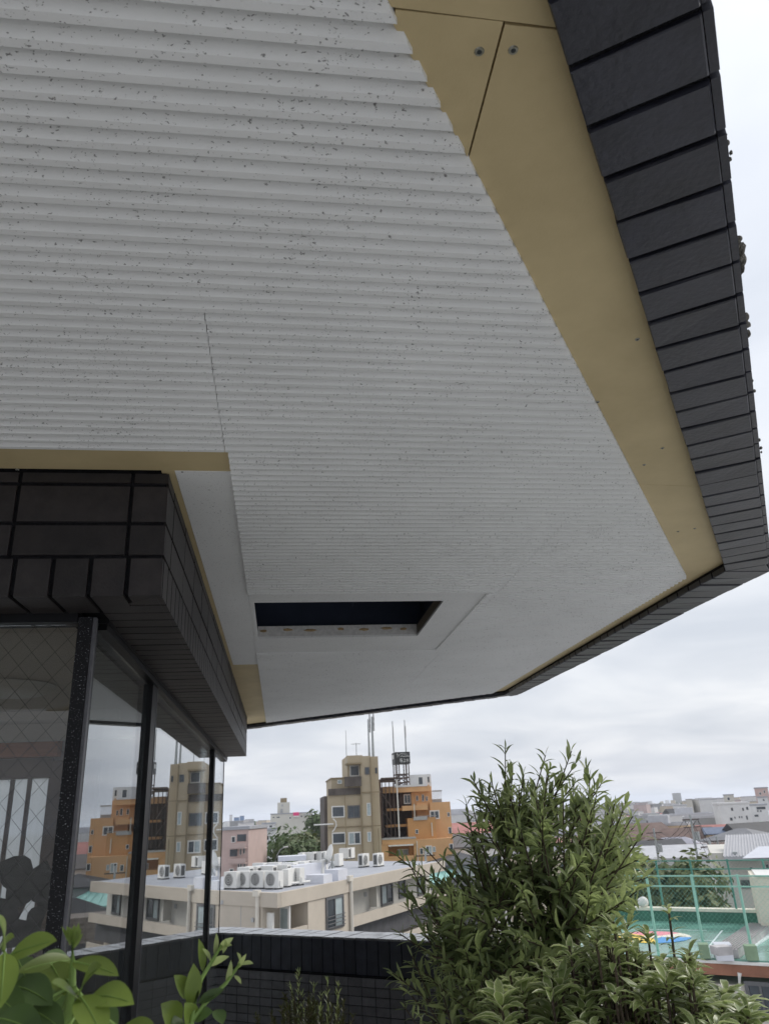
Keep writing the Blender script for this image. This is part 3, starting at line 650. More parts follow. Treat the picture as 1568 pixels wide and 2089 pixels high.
def tree_thing(name, loc, h, r, label, group, seed, leaf='tleaf', n=2600, ls=.45, squash=.8, base=.28):
    rnd = random.Random(seed); t = thing(name, label, 'tree', loc, group)
    tr = MB(); tr.tube([loc, V(loc) + V((.2, .1, h * .3)), V(loc) + V((0, .2, h * .6))], r * .07 + .08, 7, r * .03)
    for k in range(5):
        a = k * 1.26 + rnd.random(); tr.tube([V(loc) + V((.1, .1, h * .33)), V(loc) + V((math.cos(a) * r * .55, math.sin(a) * r * .55, h * (.55 + .2 * rnd.random())))], r * .03 + .03, 5, .02)
    mk('trunk', tr, K['bark'], t)
    cr = MB(); cl = []
    for k in range(26):
        a = rnd.uniform(0, 6.283); q = rnd.random() ** .5 * .72; zz = rnd.uniform(base + .1, .9)
        w = 1.0 - abs(zz - .55) * .9
        cl.append((V((math.cos(a) * r * q * w, math.sin(a) * r * q * w, h * zz)), r * rnd.uniform(.24, .42)))
    for k in range(n):
        c, rr = cl[k % len(cl)]; d = V((rnd.gauss(0, 1), rnd.gauss(0, 1), rnd.gauss(0, 1) * squash)).normalized() * rr * rnd.uniform(.55, 1.08)
        p = V(loc) + c + d; nrm = (d.normalized() + V((rnd.uniform(-.7, .7), rnd.uniform(-.7, .7), rnd.uniform(-.2, .9)))).normalized()
        a = nrm.orthogonal().normalized(); a = Matrix.Rotation(rnd.uniform(0, 6.28), 3, nrm) @ a; b = nrm.cross(a); s_ = ls * rnd.uniform(.5, 1.1)
        cr.add([p - a * s_, p + b * s_ * .55, p + a * s_, p - b * s_ * .55], [(0, 1, 2, 3)])
    mk('crown', cr, C[leaf], t)
    return t

# ------------------------------------------------------------------ cream apartment block with rooftop units
ZR = -1.6
pA, pB, pE = onz(450, 1817, ZR), onz(567, 1822, ZR), onz(905, 1756, ZR)
pA0 = pA + (pA - pB) * 1.6
WF, WS = Wall(pA0, pB), Wall(pB, pE)
blk = thing('cream_apartment', 'cream apartment block with flat grey roof crowded with white air conditioners', 'apartment', (pB.x, pB.y, GZ))
LF, LS = WF.L, WS.L
far_l, far_r = pA0 + (pE - pB), pE
ZW = ZR - .45
rx0, rx1 = WF.sz(536, 1850)[0], WS.sz(628, 1840)[0]       # recessed corner balcony
bx0, bx1 = WS.sz(714, 1830)[0], LS - .5                    # long balcony recess
def pl(wall, s, v): p = wall.pt(s, 0, v); return (p.x, p.y)
rec = 1.15
wallm = MB()
poly = [pl(WF, 0, 0), pl(WF, rx0, 0), pl(WF, rx0, rec), pl(WS, rx1, rec), pl(WS, rx1, 0), pl(WS, bx0, 0), pl(WS, bx0, rec), pl(WS, LS, rec), (far_r.x + (far_l - far_r).x * .9, far_r.y + (far_l - far_r).y * .9), (far_l.x, far_l.y)]
zfl = WS.sz(640, 1900)[1] - .35
wallm.prism(poly, GZ, ZW)
mk('wall', wallm, C['cream'], blk)
mk('roof', MB().prism([(pA0.x, pA0.y), (pB.x, pB.y), (pE.x, pE.y), (far_l.x, far_l.y)], ZR - .12, ZR - .03), C['roofg'], blk)
fb = MB(); WF.box(fb, -.02, LF + .02, ZR - .62, ZR, -.05, .18); WS.box(fb, .2, LS, ZR - .62, ZR, -.06, .18)
mk('roof_edge', fb, C['cream'], blk)
sof = MB().prism([pl(WF, rx0, .19), pl(WF, LF, .19), pl(WS, .2, .19), pl(WS, rx1 + .1, .19), pl(WS, rx1 + .1, rec), pl(WF, rx0, rec)], ZW - .12, ZW + .02)
mk('balcony_soffit', sof, C['creamw'], blk)
# balcony walls
zbal = WS.sz(590, 1897)[1]
bf = MB(); WF.box(bf, rx0 + .02, LF, GZ, zbal, .02, .14); WS.box(bf, .14, rx1, GZ, zbal, .02, .14); mk('balcony_wall', bf, C['cream'], blk)
inner = MB(); WS.box(inner, bx0 + .01, LS - .1, zfl - .2, ZW - .03, rec - .04, rec - .004); WF.box(inner, rx0 + .02, LF - .6, zfl - .2, ZW - .13, rec - .03, rec - .004); WS.box(inner, .8, rx1 - .02, zfl - .2, ZW - .13, rec - .03, rec - .004)
mk('recess_wall', inner, C['creamw'], blk)
zl1 = WS.sz(718, 1838)[1]; zb1 = WS.sz(718, 1888)[1]
lb = MB(); WS.box(lb, bx0 + .03, LS, zb1 - .1, zl1 - .75, .0, .14); mk('balcony_wall', lb, C['cream'], blk)
gap = MB(); WS.box(gap, bx0 + .06, LS - .05, zb1 - 1.2, zb1 - .12, .5, .6); mk('lower_recess', gap, C['slate'], blk)  # dark panel in the gap stands for shade inside the lower balcony
l2 = MB(); WS.box(l2, bx0 + .03, LS, GZ, zb1 - 1.25, .0, .14); mk('balcony_wall', l2, C['cream'], blk)
WSr = Wall(WS.pt(0, 0, rec - .05), WS.pt(LS, 0, rec - .05))
window(WS, 664, 1828, 700, 1895, blk, fm='frame', bars=1, curtain=2)
rail = MB(); a, b, z0, z1 = WS.px(665, 1860, 700, 1890); 
for k in range(4): WS.box(rail, a, b, z0 + (z1 - z0) * k / 4, z0 + (z1 - z0) * k / 4 + .04, -.16, -.12)
mk('window_rail', rail, C['frame'], blk)
window(WSr, 776, 1802, 800, 1846, blk, fm='frame', bars=1, curtain=1); window(WSr, 812, 1792, 826, 1832, blk, fm='frame', bars=0); window(WSr, 850, 1785, 866, 1826, blk, fm='frame', bars=1, curtain=1)
mk('wall_vent', WSr.pbox(744, 1820, 748, 1829, -.06, 0), C['grey'], blk)
mk('wall_divider', WSr.pbox(768, 1800, 771, 1850, -.5, 0, ), C['creamw'], blk)
WFr = Wall(WF.pt(0, 0, rec - .04), WF.pt(LF, 0, rec - .04))
WSq = Wall(WS.pt(0, 0, rec - .04), WS.pt(LS, 0, rec - .04))
window(WFr, 553, 1847, 592, 1902, blk, fm='wframe', bars=1, curtain=2)
mk('screen_panel', WF.pbox(541, 1862, 556, 1910, .25, .35, zfl - .4), C['wframe'], blk)
for wl, x, y0, y1 in ((WF, 529, 1826, 1905), (WS, 712, 1795, 1905)):
    s_, z_ = wl.sz(x, y0); pp = MB(); pp.tube([wl.pt(s_, z_ + .1, -.1), wl.pt(s_, GZ, -.1)], .10, 8); wl.box(pp, s_ - .28, s_ + .14, z_ - .05, z_ + .22, -.2, 0)
    mk('downpipe', pp, C['pipe'], blk)
for x in (492,):
    s_, _ = WF.sz(x, 1850); mk('wall_joint', WF.box(MB(), s_ - .015, s_ + .015, -8, ZR - .63, -.012, 0), C['grey'], blk)
for x, y in ((455, 1840), (517, 1876)):
    s_, z_ = WF.sz(x, y); mk('wall_vent', WF.box(MB(), s_ - .09, s_ + .09, z_ - .1, z_ + .08, -.08, 0), C['grey'], blk)
# rooftop air conditioners: built once, then copied
def make_ac():
    t = thing('air_conditioner', 'x', 'air conditioner', (0, 0, 0), 'air conditioners on the grey roof')
    b = MB(); b.box(-.40, .40, -.16, .16, .06, .72)
    casing = mk('casing', b, C['acw'], t)
    mk('fan_grille', MB().lathe(V((-.08, -.162, .39)), [(.0, .012), (.12, .014), (.25, .012), (.265, 0)], 20, V((0, -1, 0))), C['grille'], t)
    gr = MB()
    for r in (.08, .16, .24): gr.lathe(V((-.08, -.176, .39)), [(r - .008, 0), (r - .008, .012), (r + .008, .012), (r + .008, 0)], 18, V((0, -1, 0)))
    mk('fan_ring', gr, C['acw'], t)
    mk('side_grille', MB().box(-.404, -.398, -.11, .11, .14, .64), C['grille'], t)
    mk('valve_cover', MB().box(.4005, .44, -.08, .08, .12, .34), C['acw'], t)
    for sx in (-.26, .26): mk('foot', MB().box(sx - .07, sx + .07, -.2, .2, 0, .0595), C['foot'], t)
    return t
ac0 = make_ac(); first = [True]
axF = math.atan2(WF.u.y, WF.u.x); axS = math.atan2(WS.u.y, WS.u.x)
def ac(x, y, face, label, sc=1.15, dz=0.0):
    p = onz(x, y, ZR - .03 + dz); a = {'front': axF + .12, 'left': axF - 1.1, 'long': axS, 'right': axS + .35, 'back': axF + 3.3}[face]
    t = ac0 if first[0] else copy_tree(ac0); first[0] = False
    t.location = p; t.rotation_euler = (0, 0, a); t.scale = (sc,) * 3; t['label'] = label
    return t
ac(474, 1814, 'front', 'white air conditioner at the left end of the front roof edge row')
ac(500, 1813, 'front', 'white air conditioner second from the left in the front roof edge row')
ac(528, 1813, 'front', 'white air conditioner third from the left in the front roof edge row')
ac(559, 1814, 'front', 'white air conditioner at the roof corner, fourth along the front row')
ac(588, 1809, 'left', 'white air conditioner turned sideways just past the roof corner, dark grille showing')
ac(603, 1806, 'front', 'white air conditioner right of the sideways one, on a long base rail')
ac(516, 1800, 'back', 'white air conditioner half hidden behind the third unit of the front row')
ac(548, 1799, 'back', 'white air conditioner half hidden behind the corner unit of the front row')
ac(577, 1797, 'back', 'white air conditioner behind the sideways unit at the roof corner')
ac(590, 1792, 'back', 'white air conditioner in the second row left of the stepped blocks, seen from behind')
ac(606, 1789, 'left', 'white air conditioner between the second and middle rows, turned to the left')
ac(530, 1791, 'back', 'white air conditioner deep in the third row before the pale roof housing')
ac(560, 1790, 'back', 'white air conditioner in the third row beside the raised housing lid')
ac(500, 1802, 'back', 'white air conditioner behind the second unit of the front row')
ac(621, 1788, 'left', 'white air conditioner with black side grille at the left of the middle row')
ac(640, 1786, 'front', 'white air conditioner in the middle row half hidden by a roof block')
ac(658, 1785, 'left', 'white air conditioner in the middle row right behind the stepped roof block')
ac(617, 1764, 'left', 'small white air conditioner at the left end of the rear row before the trees')
ac(633, 1763, 'back', 'small white air conditioner second in the rear row before the trees')
ac(649, 1762, 'back', 'small white air conditioner third in the rear row, left of the satellite dish')
ac(663, 1761, 'left', 'small white air conditioner just left of the satellite dish in the rear row')
ac(691, 1768, 'left', 'white air conditioner right of the satellite dish with its grille turned sideways')
ac(704, 1753, 'back', 'small white air conditioner far back below the olive building')
ac(716, 1752, 'left', 'small white air conditioner at the right end of the rear row below the olive building')
ac(742, 1769, 'long', 'left air conditioner of the pair on the roof before the orange building')
ac(772, 1768, 'long', 'right air conditioner of the pair on the roof before the orange building')
def roofbox(name, x0, x1, yb, h, dep, label, rot=0, m='box', bev=.06):
    a, b = onz(x0, yb, ZR - .03), onz(x1, yb, ZR - .03); u = (b - a); u.z = 0; L = u.length; u.normalize(); w = V((-u.y, u.x, 0))
    mb = MB(); mb.obox(a, u, w, 0, L, 0, dep, ZR - .03, ZR - .03 + h)
    return mk(name, mb, C[m], origin=(a.x, a.y, ZR - .03), label=label, cat='roof box')
hb = roofbox('roof_housing', 509, 598, 1795, .72, 3.2, 'long pale grey roof housing with a raised lid behind the row of air conditioners')
p_ = onz(596, 1781, ZR); mk('lid', MB().box(p_.x - .9, p_.x + .9, p_.y, p_.y + 1.6, ZR + .70, ZR + .98), C['box'], hb)
roofbox('roof_block', 624, 660, 1803, .42, .8, 'low pale grey roof block beside the roof edge in front of the middle air conditioners')
roofbox('roof_block', 662, 690, 1797, .55, .9, 'stepped pale grey roof block below the satellite dish')
bs = MB(); 
for x0, x1, yb in ((588, 632, 1808),): 
    a, b = onz(x0, yb, ZR), onz(x1, yb - 5, ZR); bs.tube([a + V((0, 0, .12)), b + V((0, 0, .12))], .07, 6)
mk('base_rail', bs, C['acw'], origin=onz(588, 1808, ZR), label='white pipe rail lying along the roof edge below two air conditioners', cat='pipe')
dp = onz(677, 1783, ZR); dish = thing('satellite_dish', 'white satellite dish seen edge on standing among the rooftop air conditioners', 'satellite dish', dp)
mk('dish', MB().lathe(dp + V((0, 0, 1.05)), [(0, 0), (.25, .03), (.45, .09), (.58, .17), (.58, .19), (.0, .05)], 24, V((-.85, -.2, .25))), C['acw'], dish, smooth=True)
mk('mast', MB().tube([dp, dp + V((.05, 0, 1.0))], .05, 6), C['pole'], dish); mk('feed_arm', MB().tube([dp + V((0, 0, .6)), dp + V((-.55, -.1, .95))], .02, 5), C['pole'], dish)
mk('tripod', MB().tube([dp + V((.3, .2, 0)), dp + V((.04, 0, .7))], .03, 5).tube([dp + V((-.3, .25, 0)), dp + V((.04, 0, .7))], .03, 5).tube([dp + V((.1, -.35, 0)), dp + V((.04, 0, .7))], .03, 5), C['pole'], dish)

# ------------------------------------------------------------------ olive building
OW = faceplane(666, 776, 1700, 85, .10)
ol = thing('olive_building', 'tall olive beige building with a stair tower and white framed windows', 'building', OW.pt(4, GZ))
mk('wall', OW.pbox(669, 1621, 739, 1760, 0, 9, GZ), C['olive'], ol)
mk('tower_wall', OW.pbox(738.5, 1542, 760, 1760, -.3, 8.5, GZ), C['olive'], ol)
mk('tower_side', OW.pbox(757, 1543, 775, 1760, .35, 7.5, GZ), C['olive'], ol)
mk('tower_back', OW.pbox(709, 1541, 740, 1622, 1.3, 8, None), C['olive'], ol)
mk('tower_head', OW.pbox(709, 1541, 739, 1557, -.25, 1.29), C['olive'], ol)
mk('canopy_slab', OW.pbox(706, 1556, 738, 1559, -.8, 1.0), C['olived'], ol)
mk('upper_block', OW.pbox(676, 1588, 709, 1622, .9, 8.8), C['olive'], ol)
mk('parapet', OW.pbox(669.5, 1608, 739, 1621.5, -.2, .1), C['stain_shade'], ol); mk('upper_parapet', OW.pbox(703, 1584, 737, 1604, -.7, -.45), C['stain_shade'], ol)
mk('side_wall', OW.pbox(662, 1624, 669.5, 1760, .6, 8, GZ), C['stain_shade'], ol)  # return wall borrows the dark parapet colour to paint its shaded side
mk('block_cap', OW.pbox(674, 1586, 710, 1588.5, .8, 9), C['olived'], ol)
for y in (1615, 1684): mk('string_course', OW.pbox(738, y, 776, y + 2, -.42, -.28), C['olived'], ol)
mk('string_course', OW.pbox(669, 1686, 739, 1688, -.09, 0), C['olived'], ol)
for x, y0 in ((705, 1623), (738.5, 1600), (759, 1545), (773, 1690)): mk('drainpipe', OW.pbox(x - .8, y0, x + .8, 1760, -.48, -.31, GZ), C['olived'], ol)
window(OW, 676, 1644, 703, 1668, ol, bars=0); window(OW, 709, 1643, 734, 1669, ol, fm='frame', bars=1, curtain=0, pm='glassd'); window(OW, 677, 1698, 705, 1722, ol, bars=0); window(OW, 710, 1697, 736, 1723, ol, bars=1, curtain=1)
window(OW, 713, 1561, 733, 1584, ol, v=1.29, bars=0); window(OW, 744, 1565, 753, 1580, ol, v=-.31, fm='frame', bars=0); window(OW, 765, 1566, 769, 1578, ol, v=.34, fm='frame', bars=0); window(OW, 748, 1638, 756, 1664, ol, v=-.31, bars=0, pm='glassc'); window(OW, 749, 1697, 757, 1717, ol, v=-.31, bars=0, pm='glassc')
window(OW, 688, 1591, 697, 1599, ol, v=.89, bars=0, pm='glassc')
for (x, y0, y1, r, lab) in ((753, 1467, 1541, .13, 'tall thick grey antenna pole, left of the two on the olive tower roof'), (761, 1462, 1541, .17, 'tallest thick grey antenna pole at the right of the olive tower roof'), (707, 1490, 1560, .05, 'thin grey lightning rod at the left corner of the olive tower')):
    s_, z0 = OW.sz(x, y1, 2); _, z1 = OW.sz(x - (y1 - y0) * .055, y0, 2); q = MB(); at = thing('antenna_pole', lab, 'antenna', OW.pt(s_, z0 - .3, 2), 'antennas on the roofs')
    mk('pole', q.tube([OW.pt(s_, z0 - .3, 2), OW.pt(s_, z1, 2)], r, 7, r * .5), C['pole'], at)
    if r > .1:
        for k in range(3):
            zc_ = z0 + (z1 - z0) * (.62 + .14 * k); mk('antenna_panel', MB().tube([OW.pt(s_ + .16, zc_, 1.8), OW.pt(s_ + .16, zc_ + .9, 1.8)], .09, 6), C['grey'], at)
s_, z0 = OW.sz(727, 1541, 2); ta = thing('tv_antenna', 'small television aerial with a crossbar on the olive tower roof', 'antenna', OW.pt(s_, z0, 2), 'antennas on the roofs')
mk('pole', MB().tube([OW.pt(s_, z0 - .2, 2), OW.pt(s_, z0 + 1.3, 2)], .04, 5), C['pole'], ta); mk('crossbar', MB().tube([OW.pt(s_ - .55, z0 + 1.2, 2), OW.pt(s_ + .45, z0 + 1.22, 2)], .03, 5), C['pole'], ta)
for k in range(4): mk('element', MB().tube([OW.pt(s_ - .5 + k * .3, z0 + 1.2, 1.7), OW.pt(s_ - .5 + k * .3, z0 + 1.2, 2.3)], .02, 4), C['pole'], ta)

# ------------------------------------------------------------------ orange building with stair core
RW = faceplane(779, 925, 1700, 93, .08)
og = thing('orange_building', 'stepped orange tiled building with dark open stair core beside the olive tower', 'building', RW.pt(6, GZ))
mk('core_wall', RW.pbox(778, 1607, 846, 1712, 4.2, 12, GZ), C['brown'], og); mk('core_side', RW.pbox(775, 1590, 779, 1712, .2, 5, GZ), C['brown'], og)  # core walls coloured dark to stand for the shade of the open recess
mk('top_block', RW.pbox(839, 1605, 881, 1660, 3.2, 12, GZ), C['orange'], og); mk('top_front', RW.pbox(779, 1603, 876, 1616, 2.2, 6), C['orange'], og); mk('roof_rim', RW.pbox(804, 1601, 872, 1605, 2.1, 12), C['wht'], og)
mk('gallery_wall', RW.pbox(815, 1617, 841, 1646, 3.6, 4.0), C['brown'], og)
mk('side_block', RW.pbox(880, 1636, 922, 1760, 1.6, 11, GZ), C['orange'], og); mk('mid_block', RW.pbox(852, 1638, 881, 1760, 2.4, 9, GZ), C['orange'], og)
for y in (1648, 1682): mk('gallery_slab', RW.pbox(787, y, 862 if y < 1660 else 836, y + 5, 1.4, 4), C['orange2'], og)
mk('gallery_slab', RW.pbox(820, 1643, 872, 1653, .9, 3), C['orange'], og)
mk('front_block', RW.pbox(833, 1668, 891, 1760, .5, 6, GZ), C['orange2'], og); mk('front_rim', RW.pbox(843, 1666, 871, 1673, .35, .49), C['grey'], og)
lowb = MB(); RW.pbox(779, 1712, 926, 1726, -.6, 5, None, lowb); mk('lower_head', RW.pbox(779, 1711, 850, 1723, -.7, 4), C['orange'], og)
mk('lower_wall', RW.pbox(845, 1711, 925, 1790, -.6, 5, GZ), C['orange'], og); mk('lower_pier', RW.pbox(779, 1723, 793, 1790, -.7, 4, GZ), C['orange'], og); mk('lower_sill', RW.pbox(793, 1746, 845, 1790, -.7, 4, GZ), C['orange'], og); mk('lower_recess', RW.pbox(792, 1722, 846, 1747, 1.2, 4), C['orange2'], og)
mk('lower_roof', RW.pbox(779, 1709, 848, 1712, -.8, 4.2), C['grey'], og); mk('gutter', RW.pbox(792, 1723, 843, 1726, -.95, -.71), C['wframe'], og)
for x0, y0, x1, y1, v, b_, c_ in ((876, 1653, 896, 1671, 1.58, 1, 0), (912, 1657, 917, 1666, 1.58, 0, 0), (914, 1687, 921, 1701, 1.58, 0, 0), (916, 1721, 924, 1735, -.62, 0, 0), (868, 1725, 881, 1744, -.62, 1, 2), (856, 1730, 863, 1743, -.62, 0, 0), (882, 1727, 888, 1738, -.62, 0, 1), (810, 1732, 833, 1746, 1.18, 1, 3), (847, 1692, 853, 1701, .48, 0, 0), (848, 1623, 853, 1634, 3.18, 0, 0), (860, 1621, 865, 1635, 3.18, 0, 0), (868, 1624, 872, 1634, 3.18, 0, 0), (823, 1620, 838, 1640, 3.58, 1, 0)):
    window(RW, x0, y0, x1, y1, og, v=v, bars=b_, curtain=c_)
for x, y0 in ((852, 1715), (845, 1640), (881, 1678)): mk('downpipe', RW.pbox(x - .9, y0, x + .9, 1790 if x == 852 else y0 + 28, -.8 if x == 852 else .3, -.61 if x == 852 else .49), C['pipe'], og)
mk('roof_cabin', RW.pbox(838, 1580, 879, 1606, 5, 9), C['wht'], og); window(RW, 852, 1584, 863, 1603, og, v=4.98, bars=0); window(RW, 871, 1584, 876, 1597, og, v=4.98, bars=0)
rl = MB()
for k in range(9): RW.pbox(882 + k * 2.2, 1613, 882.5 + k * 2.2, 1637, 3, 3.06, None, rl)
RW.pbox(881, 1612, 901, 1615, 2.9, 3.1, None, rl); RW.pbox(881, 1630, 901, 1638, 3.2, 3.3, None, rl); mk('roof_railing', rl, C['grey'], og)
r2 = MB(); RW.pbox(851, 1664, 890, 1665, .45, .55, None, r2)
for k in range(12): RW.pbox(851 + k * 3.4, 1664, 851.4 + k * 3.4, 1672, .5, .55, None, r2)
mk('balcony_rail', r2, C['grey'], og)
# steel stair in the core
stl = MB(); RW.pbox(777, 1586, 806, 1590, .4, 3.5, None, stl); RW.pbox(777, 1592, 808, 1594, .4, 3.5, None, stl)
for x in (781, 788, 796, 804): RW.pbox(x - .7, 1590, x + .7, 1712, .6, .9, None, stl)
for (xa, ya, xb, yb) in ((780, 1622, 798, 1648), (780, 1655, 798, 1680), (780, 1686, 798, 1710)):
    a, za = RW.sz(xa, ya, 1.8); b, zb_ = RW.sz(xb, yb, 1.8)
    for o in (.2, 1.4):
        stl.tube([RW.pt(a, za, 1.8 + o), RW.pt(b, zb_, 1.8 + o)], .12, 5)
    for k in range(10): f = (k + .5) / 10; RW.box(stl, a + (b - a) * f - .15, a + (b - a) * f + .15, za + (zb_ - za) * f - .03, za + (zb_ - za) * f + .03, 2.0, 3.2)
mk('steel_stair', stl, C['steel'], og); mk('stair_pipe', RW.pbox(810.5, 1590, 813, 1710, .3, .5), C['wframe'], og)
# rooftop sign
SD = 96; sg = thing('rooftop_sign', 'black rooftop sign box with white lettering on a dark steel lattice', 'sign', far(816, 1604, SD), None)
SWa = faceplane(804.5, 836, 1547, SD, .18); a, b, z0, z1 = SWa.px(804.5, 1534, 836, 1558)
mk('sign_box', SWa.box(MB(), a, b, z0, z1, 0, 1.9), C['signb'], sg)
SWl = Wall(SWa.pt(a, 0, 1.9), SWa.pt(a, 0, 0)); mk('side_mark', SWl.box(MB(), .5, 1.4, z0 + (z1 - z0) * .45, z0 + (z1 - z0) * .8, -.03, -.002), C['signw'], sg)
def text(body, name, wall, s0, s1, z0, z1, v, m, parent, flip=False):
    cu = bpy.data.curves.new(name, 'FONT'); cu.body = body; cu.extrude = .0; o = bpy.data.objects.new('tmp', cu); COL.objects.link(o)
    dg = bpy.context.evaluated_depsgraph_get(); me = bpy.data.meshes.new_from_object(o.evaluated_get(dg)); bpy.data.objects.remove(o)
    if not me.vertices: return None
    xs = [q.co.x for q in me.vertices]; ys = [q.co.y for q in me.vertices]; X0, X1, Y0_, Y1 = min(xs), max(xs), min(ys), max(ys); mb = MB()
    mb.v = [wall.pt(s0 + (q.co.x - X0) / (X1 - X0) * (s1 - s0), z0 + (q.co.y - Y0_) / (Y1 - Y0_) * (z1 - z0), v) for q in me.vertices]
    mb.f = [tuple(p.vertices) for p in me.polygons]; mb.m = [0] * len(mb.f)
    return mk(name, mb, m, parent)
text('ライズエルム', 'lettering', SWa, a + .25, b - .1, z0 + (z1 - z0) * .56, z1 - .10, -.02, C['signw'], sg)
text('桜上水', 'lettering', SWa, a + (b - a) * .33, b - .12, z0 + (z1 - z0) * .12, z0 + (z1 - z0) * .46, -.02, C['signw'], sg)
lat = MB(); zb0 = SWa.sz(816, 1606)[1]
PX = [(a + (b - a) * f, v) for f in (.05, .28, .72, .9) for v in (.2, 1.7)]
for s_, v in PX: lat.tube([SWa.pt(s_, zb0 - .5, v), SWa.pt(s_, z0, v)], .07, 5)
zl = [zb0, zb0 + (z0 - zb0) * .2, zb0 + (z0 - zb0) * .4, zb0 + (z0 - zb0) * .55]
for i, z in enumerate(zl[1:]):
    for v in (.2, 1.7):
        lat.tube([SWa.pt(PX[0][0], z, v), SWa.pt(PX[-1][0], z, v)], .07, 4)
        lat.tube([SWa.pt(PX[0][0], zl[i], v), SWa.pt((PX[0][0] + PX[-1][0]) / 2, z, v)], .05, 4); lat.tube([SWa.pt((PX[0][0] + PX[-1][0]) / 2, z, v), SWa.pt(PX[-1][0], zl[i], v)], .05, 4)
mk('lattice', lat, C['steel'], sg)
for x, y0, lab in ((803, 1471, 'slim grey antenna pole above the left of the black rooftop sign'), (828, 1469, 'slim grey antenna pole above the right of the black rooftop sign')):
    s_, zz_ = SWa.sz(x, 1534, 1); _, z1_ = SWa.sz(x - 3, y0, 1); t = thing('antenna_pole', lab, 'antenna', SWa.pt(s_, zz_, 1), 'antennas on the roofs'); mk('pole', MB().tube([SWa.pt(s_, zz_, 1), SWa.pt(s_, z1_, 1)], .09, 6, .05), C['pole'], t)
    mk('antenna_panel', MB().tube([SWa.pt(s_, zz_ + (z1_ - zz_) * .45, .9), SWa.pt(s_, zz_ + (z1_ - zz_) * .8, .9)], .11 if x > 810 else .07, 6), C['grey'], t)

# ------------------------------------------------------------------ left distance
def block(name, x0, x1, y0, D, label, cat, m, wins=(), dep=10, rot=0, roofm=None, group=None, yb=None):
    w = faceplane(x0, x1, y0 + 20, D, rot); t = thing(name, label, cat, w.pt(w.L / 2, GZ), group)
    mk('wall', w.pbox(x0, y0, x1, y0 + 30, 0, dep, GZ), C[m], t)
    a, b, z0, z1 = w.px(x0, y0, x1, y0 + 30); mk('roof', w.box(MB(), a - .15, b + .15, z1 + .003, z1 + .35, -.15, dep + .15), C[roofm or 'roofg'], t)
    for q in wins: window(w, *q, parent=t, bars=0, fm='wframe' if m != 'wht' else 'frame')
    return t, w
t, w = block('pink_apartment', 452, 507, 1693, 96, 'pink tiled apartment with recessed balconies at the edge of the glass wall', 'apartment', 'pink', [(472, 1706, 481, 1719), (468, 1772, 477, 1782), (489, 1729, 493, 1744), (496, 1727, 500, 1742), (485, 1757, 489, 1772), (490, 1757, 494, 1772), (497, 1755, 501, 1772)], rot=-.25)
for y in (1702, 1733): 
    mk('recess_shade_panel', w.pbox(484 if y == 1702 else 469, y, 502 if y == 1702 else 484, y + 14, -.05, -.01), C['glassd'], t); mk('balcony_wall', w.pbox(466, y + 19, 500, y + 29, -1.0, -.85), C['pink'], t); mk('balcony_slab', w.pbox(466, y + 28, 500, y + 30, -1.0, -.02), C['pink'], t)  # flush dark panels paint the shade of the recessed balconies
block('white_building', 507, 563, 1695, 130, 'white slab building between the pink apartment and the dark green trees', 'building', 'wht', [(509, 1705, 513, 1713), (517, 1709, 523, 1716), (543, 1705, 548, 1713)], rot=.2)
block('grey_house', 508, 532, 1733, 105, 'dark grey roofed house squeezed below the white slab building', 'house', 'grey', [(511, 1748, 517, 1756), (524, 1748, 530, 1755)], dep=6, roofm='slate')
t, w = block('hilltop_building', 552, 638, 1660, 300, 'cream hilltop building with a square tower beyond the dark trees', 'building', 'tower', [(556, 1666, 560, 1669), (564, 1666, 571, 1669), (590, 1666, 594, 1671), (613, 1663, 617, 1668)], dep=25)
mk('tower', w.pbox(566, 1637, 591, 1661, 3, 12), C['tower'], t); mk('tower_cap', w.pbox(572, 1628, 585, 1637, 4, 9), C['olived'], t); mk('tower_window', w.pbox(572, 1650, 577, 1658, 2.8, 2.99), C['grey'], t); mk('terrace_canopy', w.pbox(620, 1661, 637, 1663, -1.5, 2), C['grey'], t)
mk('tower_window', w.pbox(574, 1641, 578, 1645, 2.8, 2.99), C['grey'], t)
ps = mk('pink_sign', w.pbox(598, 1657, 610, 1664, -.6, -.1), C['pinksign'], origin=w.pt(20, 0), label='small bright pink sign board with white foot on the cream hilltop building', cat='sign')
mk('sign_foot', w.pbox(598, 1664.2, 610, 1667, -.6, -.1), C['wframe'], ps)
block('white_house', 535, 562, 1681, 210, 'white house with small dark windows under the cream hilltop building', 'house', 'wht', [(537, 1685, 541, 1689), (550, 1684, 555, 1688)])
for x0, x1, y0, m, lab in ((468, 474, 1663, 'wht', 'pale slim tower block far off at the left of the blue ones'), (477, 488, 1668, 'blue', 'wide blue tower block on the far skyline'), (489, 498, 1665, 'blue', 'tallest blue tower block on the far skyline'), (499, 518, 1672, 'grey', 'broad grey blue tower block right of the blue ones on the skyline'), (481, 496, 1676, 'wht', 'low white block standing before the blue tower blocks'), (455, 462, 1679, 'wht', 'small white block on the skyline beside the glass wall edge')):
    block('tower_block', x0, x1, y0, 820, lab, 'tower block', m, dep=18, group='tower blocks on the far skyline')
def px_tree(x, yt, D, r, label, seed, leaf='tleaf', n=2600, ls=.45, base=.28, group='trees of the city'):
    p = far(x, yt, D); return tree_thing('broadleaf_tree', (p.x, p.y, GZ), p.z - GZ, r, label, group, seed, leaf, n, ls, base=base)
px_tree(595, 1690, 118, 6.5, 'dark green bushy tree behind the roof units, left one of the group', 1, n=4200, ls=.5)
px_tree(634, 1692, 112, 5.5, 'mid green bushy tree behind the satellite dish, beside the olive building', 2, 'tleaf2', n=3600, ls=.5)
px_tree(614, 1702, 106, 5.0, 'lighter green tree in the middle of the group behind the roof units', 3, n=3200, ls=.45)
